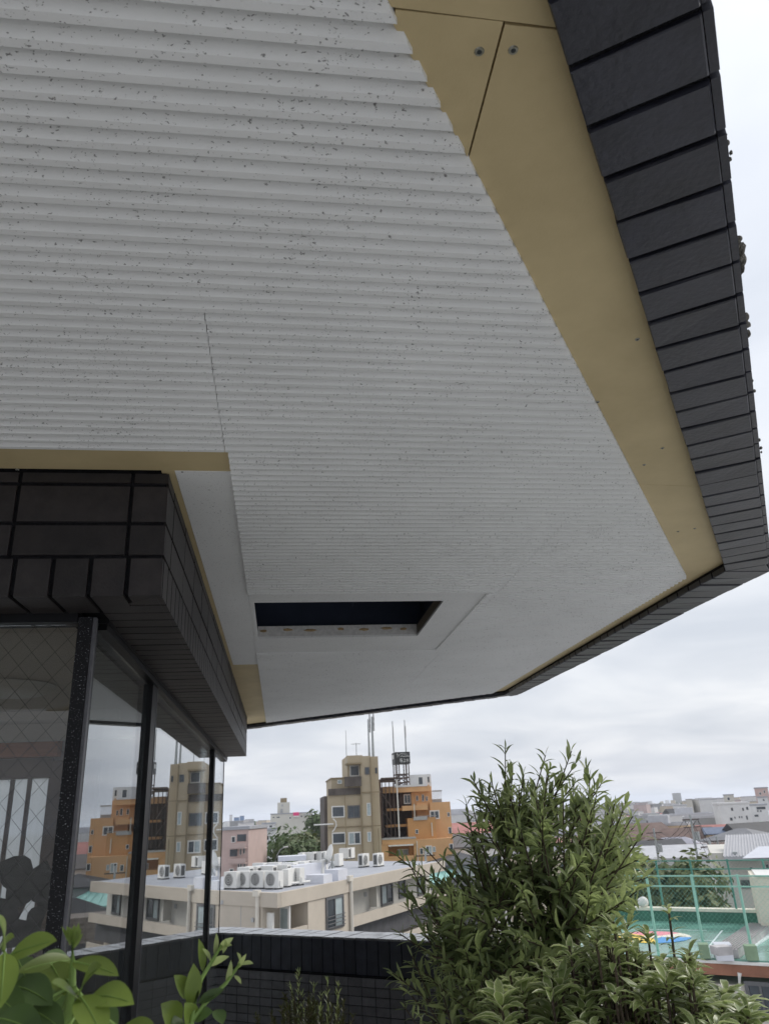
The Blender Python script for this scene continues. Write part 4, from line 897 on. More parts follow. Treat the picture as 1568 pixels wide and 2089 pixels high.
px_tree(660, 1655, 220, 9.0, 'tall dark tree on the hill left of the olive building wall', 4, n=3000, ls=.8)
px_tree(526, 1682, 330, 5, 'small far tree left of the white hillside house', 5, n=800, ls=.7)
lp = far(561, 1760, 100); la = thing('street_lamp', 'pale street lamp with a curved arm in front of the dark green trees', 'street lamp', (lp.x, lp.y, GZ))
tp = far(562, 1741, 100); ar = [V((lp.x, lp.y, GZ)), V((lp.x, lp.y, tp.z - 1))] + [V((tp.x, tp.y, tp.z)) + V((.98, -.1, 0)) * q + V((0, 0, z)) for q, z in ((.2, -.2), (.55, .35), (1.0, .62))]
mk('pole', MB().tube(ar, .09, 6, .06), C['pole'], la); mk('lamp_head', MB().tube([ar[-1] - V((.05, 0, 0)), ar[-1] + V((.55, -.05, .06))], .09, 6), C['wframe'], la)
hb_ = thing('horizontal_bracket', 'white bracket arm and curved hook reaching left of the olive building wall', 'bracket', OW.pt(-2, 0))
a, za = OW.sz(640, 1683, -.6); b, zb_ = OW.sz(680, 1681, -.6); mk('arm', MB().tube([OW.pt(a, za, -.6), OW.pt(b, zb_, -.6)], .07, 5), C['wframe'], hb_)
pts = []
for x, y in ((679, 1670), (685, 1676), (686, 1684), (682, 1692), (678, 1697)):
    s_, z_ = OW.sz(x, y, -.5); pts.append(OW.pt(s_, z_, -.5))
mk('hook', MB().tube(pts, .06, 5), C['wframe'], hb_)

# ------------------------------------------------------------------ houses seen next to the glass wall (and mirrored in it)
def gable(mb, o, u, w, s0, s1, v0, v1, z0, rise, ov=.3, mi=0, along=True):
    P = lambda s, v, z: V((o.x, o.y, 0)) + u * s + w * v + V((0, 0, z))
    if along:
        m = (v0 + v1) / 2; a, b, c, d = s0 - ov, s1 + ov, v0 - ov, v1 + ov
        mb.add([P(a, c, z0), P(b, c, z0), P(b, m, z0 + rise), P(a, m, z0 + rise), P(a, d, z0), P(b, d, z0), P(a, c, z0 - .15), P(b, c, z0 - .15), P(b, d, z0 - .15), P(a, d, z0 - .15)],
               [(0, 1, 2, 3), (3, 2, 5, 4), (0, 3, 4), (1, 5, 2), (6, 9, 8, 7), (0, 6, 7, 1), (4, 5, 8, 9), (0, 4, 9, 6), (1, 7, 8, 5)], mi)
    return mb
def hip(mb, o, u, w, s0, s1, v0, v1, z0, rise, ov=.4, mi=0):
    P = lambda s, v, z: V((o.x, o.y, 0)) + u * s + w * v + V((0, 0, z))
    a, b, c, d = s0 - ov, s1 + ov, v0 - ov, v1 + ov; L, Wd = b - a, d - c
    if L >= Wd: r0, r1 = (a + Wd / 2, (c + d) / 2), (b - Wd / 2, (c + d) / 2)
    else: r0, r1 = ((a + b) / 2, c + L / 2), ((a + b) / 2, d - L / 2)
    vs = [P(a, c, z0), P(b, c, z0), P(b, d, z0), P(a, d, z0), P(*r0, z0 + rise), P(*r1, z0 + rise)] + [P(a, c, z0 - .15), P(b, c, z0 - .15), P(b, d, z0 - .15), P(a, d, z0 - .15)]
    fs = [(0, 1, 5, 4), (1, 2, 5), (2, 3, 4, 5), (3, 0, 4)] if L >= Wd else [(0, 1, 4), (1, 2, 5, 4), (2, 3, 5), (3, 0, 4, 5)]
    return mb.add(vs, fs + [(9, 8, 7, 6), (0, 6, 7, 1), (1, 7, 8, 2), (2, 8, 9, 3), (3, 9, 6, 0)], mi)
HM = dict(
    grey=mat('roof_grey', (.17, .17, .18), rough=.6, var=.2, scale=.8, rnd=.25), dark=mat('roof_dark', (.055, .055, .06), rough=.6, var=.3, scale=.8, rnd=.3), brown=mat('roof_brown', (.15, .10, .085), rough=.7, var=.25, scale=.8, rnd=.2),
    red=mat('roof_faded_red', (.42, .19, .17), rough=.7, var=.2, scale=.8, rnd=.15), pale=mat('roof_pale', (.46, .46, .48), rough=.5, var=.12, scale=.8, rnd=.1), greenr=mat('roof_pale_green', (.36, .44, .37), rough=.6, var=.12, scale=.8), blue=mat('roof_blue', (.12, .15, .22), rough=.5, var=.2, scale=.8), lilac=mat('roof_lilac', (.36, .35, .40), rough=.55, var=.1, scale=.8))
WM = dict(white=mat('house_white', (.72, .715, .70), var=.08, scale=.4, rnd=.12), cream=mat('house_cream', (.56, .49, .38), var=.1, scale=.4, rnd=.1), grey=mat('house_grey', (.36, .36, .36), var=.1, scale=.4, rnd=.15), tan=mat('house_tan', (.52, .40, .27), var=.1, scale=.4, rnd=.1), pinkish=mat('house_pinkish', (.50, .40, .38), var=.1, scale=.4))
ROOFN = dict(grey='grey', dark='charcoal', brown='brown', red='faded red', pale='pale grey', greenr='pale green', blue='dark blue', lilac='lilac grey')
unit = MB().box(-.5, .5, -.02, .04, -.5, .5); _u = mk('window', unit, C['glassd']); win_me = _u.data; bpy.data.objects.remove(_u)
unit = MB().box(-.56, .56, -.012, .02, -.58, .58); _u = mk('frame', unit, C['wframe']); fr_me = _u.data; bpy.data.objects.remove(_u)
def house(c, yaw, L, D_, h, rise, kind, roof, wall, label, group, rnd, detail=2):
    u = V((math.cos(yaw), math.sin(yaw), 0)); w = V((-u.y, u.x, 0)); o = V((c[0], c[1], 0)); zt = GZ + h
    t = thing('town_house', label, 'house', (c[0], c[1], GZ), group)
    mk('wall', MB().obox(o, u, w, -L / 2, L / 2, -D_ / 2, D_ / 2, GZ, zt), WM[wall], t); rm = MB()
    if kind == 'hip': hip(rm, o, u, w, -L / 2, L / 2, -D_ / 2, D_ / 2, zt + .16, rise)
    elif kind == 'gable':
        gable(rm, o, u, w, -L / 2, L / 2, -D_ / 2, D_ / 2, zt + .16, rise)
    else:
        rm.obox(o, u, w, -L / 2 - .1, L / 2 + .1, -D_ / 2 - .1, D_ / 2 + .1, zt + .003, zt + .12)
        for q in ((-L / 2 - .1, -L / 2 + .1, -D_ / 2 - .1, D_ / 2 + .1), (L / 2 - .1, L / 2 + .1, -D_ / 2 - .1, D_ / 2 + .1), (-L / 2 + .1, L / 2 - .1, -D_ / 2 - .1, -D_ / 2 + .1), (-L / 2 + .1, L / 2 - .1, D_ / 2 - .1, D_ / 2 + .1)): rm.obox(o, u, w, *q, zt + .121, zt + .5)
        if rnd.random() < .5: rm.obox(o, u, w, -L * .2, L * .15, 0, D_ * .3, zt + .121, zt + 2.0)
    rf = mk('roof', rm, HM[roof], t)
    if kind == 'gable':
        P = lambda s, v, z: V((o.x, o.y, 0)) + u * s + w * v + V((0, 0, z))
        gm = MB()
        for s in (-L / 2, L / 2): gm.add([P(s, -D_ / 2, zt), P(s, D_ / 2, zt), P(s, 0, zt + rise * .93)], [(0, 1, 2)])
        mk('gable_wall', gm, WM[wall], t)
    if detail:
        for k in range(rnd.randint(2, 4) if detail > 1 else 2):
            sx = rnd.uniform(-.38, .38) * L; ww = rnd.choice((.9, 1.5, 1.7)); zf = h - rnd.choice((1.5, 1.5, 4.2))
            nb = rnd.random() < .72
            if nb: q = V((sx, -D_ / 2 - .012, zf)); ry = yaw
            else: q = V((-L / 2 - .012 if u.x * c[1] - u.y * c[0] < 0 or rnd.random() < .5 else L / 2 + .012, rnd.uniform(-.3, .3) * D_, zf)); ry = yaw - math.pi / 2 if q.x < 0 else yaw + math.pi / 2
            loc = u * q.x + w * q.y + V((0, 0, q.z)); wd = inst('window', win_me, t, loc, (0, 0, ry), (ww, 1, 1.1))
            if detail > 1: inst('frame', fr_me, wd, (0, 0, 0))
    return t
HG = 'houses of the town below'
rn = random.Random(11); taken = []
def manual(x, y, D, L, Dp, rise, kind, roof, wall, label, yaw=0.0, mirrored=False, detail=2, hh=None):
    p = (mir if mirrored else far)(x, y, D); az = math.atan2(p.x, p.y); h = p.z - GZ - (rise if kind != 'flat' else .4); h = max(h, 3)
    taken.append((p.x, p.y, max(L, Dp) * .62)); return house((p.x, p.y), -az + yaw, L, Dp, h, rise, kind, roof, wall, label, None, rn, detail)
manual(1400, 1690, 150, 17, 9, 2.6, 'hip', 'brown', 'tan', 'long dark brown hipped house with a bright skylight behind the school fence', .15)
manual(1374, 1710, 122, 11, 8, 2.0, 'hip', 'lilac', 'white', 'lilac grey hipped house in front of the long brown roof', -.1)
manual(1290, 1718, 118, 13, 8, 1.8, 'gable', 'dark', 'white', 'charcoal roofed house left of the lilac grey roof behind the shrub tips', .3)
manual(1330, 1728, 105, 12, 7, 1.2, 'gable', 'pale', 'white', 'low pale roofed house just behind the school trees', .12)
manual(1268, 1686, 170, 11, 8, 2.2, 'gable', 'brown', 'cream', 'cream house with brown roof beside the shrub tips', .1)
manual(1345, 1680, 185, 12, 9, .5, 'flat', 'pale', 'tan', 'tan flat roofed block behind the long brown roof', -.2)
manual(1306, 1681, 178, 9, 8, 1.8, 'gable', 'brown', 'tan', 'tan gabled house with ochre eaves left of the tan block', .5)
manual(1398, 1660, 240, 13, 10, .5, 'flat', 'pale', 'white', 'wide white flat house above the long brown roof', .1)
manual(1448, 1664, 205, 12, 9, .5, 'flat', 'pale', 'grey', 'blue grey house with a green tinted window left of the white apartments', 0)
manual(1480, 1683, 160, 10, 8, 1.8, 'gable', 'red', 'pinkish', 'faded red roofed house below the white apartments', .1)
manual(1466, 1689, 150, 5, 6, .9, 'gable', 'blue', 'tan', 'small dark blue roofed house beside the faded red roof', .1)
manual(1525, 1680, 150, 8, 8, 2.8, 'gable', 'dark', 'grey', 'steep charcoal roofed house right of the faded red roof', .7)
manual(1552, 1677, 158, 8, 9, 2.4, 'hip', 'greenr', 'white', 'pale green roofed house near the right edge of the photo', .2)
manual(1448, 1722, 112, 8, 7, 1.5, 'gable', 'brown', 'tan', 'weathered brown wooden house left of the grey metal roof', .4)
manual(960, 1712, 150, 12, 9, 2.2, 'gable', 'dark', 'grey', 'charcoal roofed house right of the orange building behind the shrub', .2)
manual(948, 1692, 175, 10, 8, 1.8, 'hip', 'red', 'white', 'faded red hipped house right of the orange building', .1)
manual(935, 1660, 300, 22, 10, .5, 'flat', 'pale', 'white', 'white slab housing block on the skyline right of the orange building', 0)
manual(150, 1836, 80, 6.5, 6, 1.4, 'hip', 'dark', 'white', 'white house with charcoal hipped roof and wide window mirrored in the glass wall', -.1, True)
manual(160, 1786, 88, 5.5, 6, 1.0, 'hip', 'dark', 'grey', 'charcoal roofed grey house mirrored above the white one in the glass wall', .2, True)
manual(140, 1722, 118, 7, 7, 1.6, 'gable', 'red', 'white', 'faded red gabled house mirrored at the left edge of the glass wall', .1, True)
manual(128, 1748, 100, 6, 7, 1.3, 'gable', 'grey', 'white', 'grey gabled white house mirrored beside the orange building', .1, True)
# stone retaining wall under the mirrored white house
p = mir(158, 1880, 73); az = math.atan2(p.x, p.y); u_ = V((math.cos(-az), math.sin(-az), 0)); sw = thing('stone_house', 'brown stone faced house front mirrored low in the glass wall', 'house', (p.x, p.y, GZ)); mk('stone_wall', MB().obox(p, u_, V((-u_.y, u_.x, 0)), -2.6, 2.8, 0, 4, GZ, p.z + .25), C['stone'], sw); mk('garage_door', MB().obox(p, u_, V((-u_.y, u_.x, 0)), -1.6, 1.6, -.06, -.003, GZ + .2, p.z - 1.6), C['slate'], sw); taken.append((p.x, p.y, 4))
for k in range(6): mk('stone_course', MB().obox(p, u_, V((-u_.y, u_.x, 0)), -2.62, 2.82, -.05, -.002, p.z - .2 - k * .36, p.z + .06 - k * .36), C['stone'], sw)
# turquoise hipped roof
p = mir(228, 1797, 86); az = math.atan2(p.x, p.y); u_ = V((math.cos(-az), math.sin(-az), 0)); w_ = V((-u_.y, u_.x, 0)); tq = thing('turquoise_house', 'house with a turquoise metal hipped roof behind the shrub and the cream block', 'house', (p.x, p.y, GZ))
mk('wall', MB().obox(p, u_, w_, -4, 4, -3.5, 3.5, GZ, p.z - 2.0), C['wht'], tq); mk('roof', hip(MB(), p, u_, w_, -4, 4, -3.5, 3.5, p.z - 1.8, 1.8, .5), C['turq'], tq); taken.append((p.x, p.y, 6))
sm = MB()
for k in range(9): s_ = -4 + k; sm.tube([V((p.x, p.y, 0)) + u_ * s_ + w_ * -4.0 + UP * (p.z - 1.77), V((p.x, p.y, 0)) + u_ * (s_ * .3) + w_ * -.6 + UP * (p.z - .22)], .03, 4)
mk('roof_seam', sm, C['turq'], tq)

# ------------------------------------------------------------------ white apartments at right
t, w = block('white_apartment', 1466, 1530, 1640, 190, 'white apartment block with a sloping roof edge above the faded red roof', 'apartment', 'wht', [(1488, 1668, 1493, 1674), (1497, 1666, 1499, 1670), (1506, 1665, 1508, 1669), (1511, 1665, 1513, 1669), (1521, 1664, 1524, 1672), (1490, 1648, 1494, 1654), (1513, 1648, 1516, 1654), (1521, 1646, 1525, 1652)], dep=9, rot=.15, roofm='wht')
block('white_apartment', 1530, 1566, 1643, 200, 'white apartment block with dark strip windows near the right edge', 'apartment', 'wht', [(1542, 1646, 1560, 1651), (1543, 1653, 1546, 1656), (1549, 1653, 1552, 1656), (1538, 1662, 1546, 1666), (1525, 1663, 1530, 1677)], dep=9, rot=.1)
block('cream_block', 1477, 1498, 1622, 330, 'small cream block with an open window on the skyline above the white apartments', 'building', 'tower', [(1482, 1626, 1488, 1633)], dep=10)
block('brown_block', 1540, 1568, 1608, 300, 'brownish cream block at the right edge of the skyline', 'building', 'pink', [(1547, 1616, 1552, 1622), (1556, 1612, 1560, 1618)], dep=14)
block('white_block', 1546, 1568, 1627, 260, 'plain white block below the brownish one at the right edge', 'building', 'wht', [(1555, 1630, 1558, 1634)], dep=10)
block('beige_tower', 1400, 1413, 1631, 420, 'beige upright block standing out on the skyline before the far woods', 'building', 'tower', dep=10)
block('grey_tower', 1372, 1390, 1618, 1500, 'hazy blue grey tower on the skyline above the far woods', 'building', 'grey', dep=30)
# grey metal roofed hall
GW = faceplane(1473, 1590, 1800, 58, .05); hall = thing('grey_hall', 'cream hall with a wide ribbed grey metal roof beyond the school fence', 'building', GW.pt(3, GZ))
a, b, z0, z1 = GW.px(1500, 1748, 1600, 1850, 1.2); mk('wall', GW.box(MB(), a - 1.2, b, GZ, z1 + .3, 1.2, 12), C['creamw'], hall)
a0_, _ = GW.sz(1475, 1748, 0); a1_, zl_ = GW.sz(1474, 1748, 0); b0_, zh_ = GW.sz(1480, 1704, 6); e_ = b + 3
mk('roof', MB().add([GW.pt(a0_, zl_, 0), GW.pt(e_, zl_, 0), GW.pt(e_, zh_, 6), GW.pt(b0_, zh_, 6), GW.pt(a0_, zl_ - .2, 0), GW.pt(e_, zl_ - .2, 0), GW.pt(e_, zh_ - .2, 6), GW.pt(b0_, zh_ - .2, 6)], [(0, 1, 2, 3), (7, 6, 5, 4), (0, 4, 5, 1), (0, 3, 7, 4)]), C['metal'], hall)
rb = MB()
for k in range(34): f = k / 33; s_ = a0_ + (e_ - a0_) * f; rb.tube([GW.pt(s_, zl_ + .03, -.02), GW.pt(b0_ + (e_ - b0_) * f, zh_ + .03, 6)], .035, 4)
mk('roof_rib', rb, C['metal'], hall); mk('roof_vent', GW.pbox(1494, 1738, 1503, 1745, .4, 1.2), C['pole'], hall)
sh = MB(); c0, zc0 = GW.sz(1512, 1750, -.6); sh.add([GW.pt(c0, zc0, -1), GW.pt(e_, zc0, -1), GW.pt(e_, zc0 + .5, 1), GW.pt(c0 + 1.2, zc0 + .55, 1)], [(0, 1, 2, 3)]); mk('lean_to_roof', sh, C['box'], hall)
window(GW, 1527, 1768, 1535, 1776, hall, v=1.19, bars=0); window(GW, 1560, 1762, 1568, 1775, hall, v=1.19, bars=0); window(GW, 1510, 1795, 1540, 1812, hall, v=1.19, fm='frame', bars=1)
# ------------------------------------------------------------------ school roof court
ZS = -3.4; nA, nB = onz(1100, 1928, ZS), onz(1700, 1957, ZS); NW = Wall(nA, nB)
sch = thing('school_building', 'cream school building with a green roof court and brown edge band below the shrubs', 'building', NW.pt(NW.L / 2, GZ))
Lc = NW.L; dC = 7.4; NWa = lambda s, v: (NW.pt(s, 0, v).x, NW.pt(s, 0, v).y)
fe = -1.0                                                    # roof edge sits this far in front of the fence
mk('wall', NW.box(MB(), 0, Lc, GZ, ZS - .75, fe + .12, dC + 2), C['school'], sch)
mk('court_floor', NW.box(MB(), 0, Lc, ZS - .3, ZS, fe + .12, dC), C['green'], sch)
zt_ = NW.sz(1400, 1958, fe)[1]; zb_ = NW.sz(1400, 1985, fe)[1]
mk('brown_band', NW.box(MB(), 0, Lc, zb_, zt_ - .06, fe, fe + .115), C['terra'], sch); mk('edge_strip', NW.box(MB(), 0, Lc, zt_ - .0595, zt_ + .02, fe - .03, fe + .115), C['wframe'], sch)
zg = NW.sz(1400, 1859, dC)[1]; mk('back_wall', NW.box(MB(), 0, Lc, ZS + .003, zg, dC, dC + .3), C['dgreen'], sch); mk('back_coping', NW.box(MB(), 0, Lc, zg + .001, zg + .12, dC - .05, dC + .4), C['crm'], sch)
SWn = Wall(NW.pt(0, 0, fe + .10), NW.pt(Lc, 0, fe + .10)); window(SWn, 1524, 2004, 1620, 2080, sch, fm='frame', bars=2)
window(SWn, 1290, 1990, 1330, 2050, sch, fm='frame', bars=1)
s_, z_ = SWn.sz(1510, 1990); mk('downpipe', MB().tube([SWn.pt(s_, zb_ + .1, -.12), SWn.pt(s_ - .1, zb_ - .4, -.18), SWn.pt(s_ - .45, zb_ - .9, -.18), SWn.pt(s_ - .45, GZ, -.18)], .07, 7), C['wframe'], sch)
# painted ring in four colours
cc = onz(1330, 1912, ZS); R0 = 1.45
def ringp(r0, r1, a0, a1, z): 
    n = 14; return MB().add([cc + V((math.cos(a0 + (a1 - a0) * k / n) * r, math.sin(a0 + (a1 - a0) * k / n) * r, z)) for r in (r0, r1) for k in range(n + 1)], [(k, k + 1, n + 2 + k, n + 1 + k) for k in range(n)])
pm = thing('painted_circle', 'painted circle of yellow, pink, blue and cream petals on the green court', 'court marking', (cc.x, cc.y, ZS))
for i, (m, a0_) in enumerate((('blu', -1.9), ('crm', -.5), ('rose', .3), ('yel', 1.9), ('yel', 3.0))):
    a1_ = (-.5, .3, 1.9, 3.0, 4.38)[i]; mk('painted_petal', ringp(.0, R0, a0_, a1_, .012 + i * .001), C[m], pm)
mk('painted_centre', ringp(0, .35, 0, 6.283, .022), C['crm'], pm)
cl_ = MB()
for (xa, ya, xb, yb) in ((1270, 1895, 1440, 1898), (1440, 1937, 1472, 1898), (1270, 1916, 1470, 1919)):
    A_, B_ = onz(xa, ya, ZS + .006), onz(xb, yb, ZS + .006); d_ = (B_ - A_).normalized(); n_ = V((-d_.y, d_.x, 0)) * .035; cl_.add([A_ - n_, B_ - n_, B_ + n_, A_ + n_], [(0, 1, 2, 3)])
mk('court_lines', cl_, C['wline'], origin=onz(1440, 1937, ZS), label='thin pale court lines painted across the green roof floor', cat='court marking')
# fences: one near, one far
def fence(v, pxs, ytop, ymid, ylow, label, name, m, zb=None, xr0=1150, xr1=1700):
    t = thing(name, label, 'fence', NW.pt(NW.sz(1400, 1900, v)[0], ZS, v), 'green fences of the roof court'); zt0 = NW.sz(1400, ytop, v)[1]; zb = ZS if zb is None else zb
    for x in pxs:
        s_ = NW.sz(x, (ytop + ylow) / 2, v)[0]; mk('post', NW.box(MB(), s_ - .038, s_ + .038, zb, zt0 + .05, v - .038, v + .038), C[m], t)
    s0, s1 = NW.sz(xr0, ytop, v)[0], NW.sz(xr1, ytop, v)[0]
    for y in (ytop,) + tuple(ymid): z = NW.sz(1400, y, v)[1]; mk('rail', NW.box(MB(), s0, s1, z - .022, z + .022, v - .03, v + .03), C[m], t)
    n = MB(); ls = NW.sz(1400, ylow, v)[1]; k = s0; stp = .16
    hgt = zt0 - ls
    while k < s1:
        for sg_ in (1, -1):
            x1_ = k + sg_ * hgt
            n.add([NW.pt(k - .003, ls, v), NW.pt(k + .003, ls, v), NW.pt(x1_ + .003, zt0, v), NW.pt(x1_ - .003, zt0, v)], [(0, 1, 2, 3)])
        k += stp
    mk('mesh_net', n, C[m], t, kind='stuff'); return t
fence(0, (1150, 1238, 1329, 1422, 1517, 1615), 1787, (1808,), 1936, 'near green mesh fence with leaning posts along the court edge', 'mesh_fence', 'fgreen')
fence(dC + .1, (1240, 1345, 1415, 1492, 1565), 1756, (1773,), 1858, 'far dark green mesh fence standing on the court back wall', 'mesh_fence', 'fdark', zb=zg + .12)
def at_court(name, x0, x1, yb, h, dep, m, label, v=None, cat='box'):
    A_, B_ = onz(x0, yb, ZS), onz(x1, yb, ZS); u2 = (B_ - A_); u2.z = 0; L2 = u2.length; u2.normalize()
    return mk(name, MB().obox(A_, u2, V((-u2.y, u2.x, 0)), 0, L2, 0, dep, ZS + .004, ZS + h), C[m], origin=(A_.x, A_.y, ZS), label=label, cat=cat)
at_court('fence_pedestal', 1429, 1449, 1956, .42, .45, 'pedestal', 'green concrete pedestal left of the pale equipment box')
at_court('fence_pedestal', 1524, 1548, 1960, .42, .45, 'pedestal', 'green concrete pedestal right of the pale equipment box')
bx = at_court('equipment_box', 1462, 1497, 1961, .48, .6, 'box', 'pale grey equipment box with a raised lid at the court edge')
A_ = onz(1466, 1950, ZS + .5); mk('lid', MB().box(A_.x, A_.x + .5, A_.y + .05, A_.y + .5, ZS + .485, ZS + .72), C['bench'], bx)
A_, B_ = onz(1478, 1936, ZS + .26), onz(1552, 1884, ZS + .26); d_ = (B_ - A_); d_.z = 0; L2 = d_.length; d_.normalize(); n_ = V((-d_.y, d_.x, 0))
lb_ = thing('pool_cover', 'long ribbed grey cover lying slantwise across the green court', 'cover', (A_.x, A_.y, ZS)); mk('body', MB().obox(A_, d_, n_, 0, L2, -.40, .40, ZS + .004, ZS + .26), C['bench'], lb_)
for k in range(9): mk('rib', MB().obox(A_, d_, n_, .03, L2 - .03, -.40 + k * .098, -.37 + k * .098, ZS + .2605, ZS + .29), C['bench2'], lb_)
for i, (x, y) in enumerate(((1522, 1962), (1545, 1942))):
    A_, B_ = onz(1504 + i * 26, 1936, ZS), onz(1568 + i * 26, 1890 + i * 4, ZS); d_ = (B_ - A_); d_.z = 0; L2 = d_.length; d_.normalize(); n_ = V((-d_.y, d_.x, 0))
    mk('pale_strip', MB().obox(A_, d_, n_, 0, L2, -.09, .09, ZS + .004, ZS + .05), C['wline'], origin=A_, label=('pale plank lying right beside the grey cover on the green court', 'pale plank lying nearest the right photo edge on the green court')[i], cat='plank')
lw = faceplane(1541, 1600, 1830, 36.5, .05); lt = thing('louvre_cabin', 'cream ribbed cabin wall rising at the right edge behind the court', 'cabin', lw.pt(0, ZS)); mk('wall', lw.pbox(1541, 1788, 1600, 1882, 0, 3, ZS - 2), C['louvre'], lt); mk('cap', lw.pbox(1540, 1785, 1601, 1788, -.1, 3.1), C['wframe'], lt)
lr = MB(); a, b, z0, z1 = lw.px(1541, 1788, 1600, 1882)
for k in range(26): z = z0 + (z1 - z0) * k / 26; lw.box(lr, a + .02, b, z, z + .05, -.03, -.001)
mk('slat', lr, C['crm'], lt, kind='stuff')
pb = NW.pt(NW.sz(1312, 1850, dC + .15)[0], zg + .12, dC + .15); mk('white_tank', MB().lump((pb.x, pb.y, pb.z + .2), (.26, .2, .22), 3, .1, nu=14, nv=10), C['acw'], smooth=True, origin=pb, label='rounded white tank at the court back wall behind the shrub tips', cat='tank')
# trees behind the court, street, car and poles
px_tree(1305, 1716, 50, 4.0, 'olive green clipped tree behind the far court fence, left one', 21, 'tleaf2', 9000, .30, base=.05)
px_tree(1358, 1714, 51, 4.2, 'olive green clipped tree behind the far court fence, middle one', 22, 'tleaf2', 9000, .30, base=.05)
px_tree(1404, 1722, 50, 3.4, 'olive green clipped tree behind the far court fence, right one', 23, 'tleaf2', 8000, .30, base=.05)
px_tree(1255, 1735, 54, 3.2, 'dark tree behind the shrub at the left of the clipped trees', 24, 'tleaf', 3800, .28, base=.12)
px_tree(1432, 1728, 85, 2.6, 'small round dark green tree left of the grey hall', 25, 'tleaf', 2400, .28)
px_tree(1040, 1642, 240, 7, 'big dark tree on the skyline behind the top of the shrub', 26, 'tleaf', 3000, .9)
px_tree(985, 1700, 125, 4, 'dark tree beside the orange building seen through the shrub', 27, 'tleaf', 1800, .4)
stp_ = far(1480, 1822, 74); st_ = mk('road', MB().prism([(stp_.x - 8, stp_.y - 14), (stp_.x - 3, stp_.y - 16), (stp_.x + 24, stp_.y + 44), (stp_.x + 19, stp_.y + 46)], GZ + .004, GZ + .008), C['asphalt'], kind='structure')
yd = mk('car_park', NW.box(MB(), 4, Lc, -5.2, -5.0, dC + 8, dC + 26), C['roofg'], kind='structure')
cp = onz(1487, 1815, -5.0); car = thing('parked_car', 'white parked car seen behind the far court fence', 'car', (cp.x, cp.y, -5.0)); cu_ = NW.u; cw_ = V((-cu_.y, cu_.x, 0))
def carbody(prof, hw): 
    mb = MB(); n = len(prof); mb.add([cp + cu_ * x + cw_ * s * hw + UP * z for s in (-1, 1) for x, z in prof], [tuple(range(n))[::-1], tuple(range(n, 2 * n))] + [(k, (k + 1) % n, n + (k + 1) % n, n + k) for k in range(n)]); return mb
mk('body', carbody([(-2, .3), (2, .3), (2.05, .75), (1.2, .9), (-1.95, .95), (-2.05, .6)], .85), C['carw'], car); mk('cabin', carbody([(-1.7, .951), (1.15, .905), (.5, 1.42), (-1.3, 1.45)], .75), C['glassd'], car); mk('car_roof', carbody([(-1.3, 1.451), (.5, 1.425), (.4, 1.49), (-1.2, 1.5)], .72), C['carw'], car)
for sx in (-1.25, 1.25):
    for sy in (-.86, .86): mk('wheel', MB().lathe(cp + cu_ * sx + cw_ * sy + UP * .31, [(0, .02), (.18, .02), (.31, .0), (.31, -.16), (0, -.16)], 14, cw_ * (1 if sy > 0 else -1)), C['tyre'], car)
os_ = far(1430, 1787, 60); mk('orange_sign', MB().box(os_.x - .35, os_.x + .35, os_.y, os_.y + .06, os_.z - .4, os_.z + .6).tube([V((os_.x, os_.y + .03, GZ)), os_ + V((0, .03, -.4))], .05, 5), C['signo'], origin=(os_.x, os_.y, GZ), label='orange sign board left of the grey hall beyond the fence', cat='sign')
tops = []
for i, (x, yt, D, lab) in enumerate(((1332, 1690, 95, 'concrete utility pole carrying wires left of the long brown roof'), (1406, 1662, 88, 'concrete utility pole with transformers in front of the long brown roof'), (1446, 1716, 78, 'short utility pole among wires left of the grey hall'), (1460, 1706, 92, 'leaning utility pole behind the wires beside the grey hall'), (965, 1668, 130, 'thin utility pole right of the orange building behind the shrub'))):
    p = far(x, yt, D); t = thing('utility_pole', lab, 'utility pole', (p.x, p.y, GZ), 'utility poles of the town'); mk('pole', MB().tube([(p.x, p.y, GZ), p], .16, 7, .11), C['pole'], t)
    for k in range(2): mk('crossarm', MB().box(p.x - .9, p.x + .9, p.y - .05, p.y + .05, p.z - .5 - k * .7, p.z - .4 - k * .7), C['steel'], t)
    mk('transformer', MB().tube([p + V((.35, -.1, -2.4)), p + V((.35, -.1, -1.6))], .25, 8), C['pole'], t); tops.append(p)
p = mir(233, 1800, 70); t = thing('utility_pole', 'utility pole mirrored in front of the turquoise roof in the glass wall', 'utility pole', (p.x, p.y, GZ), 'utility poles of the town'); mk('pole', MB().tube([(p.x, p.y, GZ), p + V((0, 0, 1.2))], .14, 7, .1), C['pole'], t); mk('crossarm', MB().box(p.x - .8, p.x + .8, p.y - .05, p.y + .05, p.z + .6, p.z + .7), C['steel'], t)
for i, (a, b) in enumerate(((0, 1), (1, 2), (1, 3), (2, 3))):
    wm = MB()
    for o in (-.7, 0, .7):
        A_, B_ = tops[a] + V((o, 0, -.4)), tops[b] + V((o, 0, -.4)); wm.tube([A_.lerp(B_, f) - UP * (1.2 * 4 * f * (1 - f)) for f in (0, .2, .4, .6, .8, 1)], .022, 3)
    mk('power_line', wm, C['wire'], origin=tops[a], label=('three sagging wires from the left pole to the pole with transformers', 'three sagging wires from the transformer pole to the short pole', 'three sagging wires from the transformer pole to the leaning pole', 'short wires between the short pole and the leaning pole')[i], cat='power line')
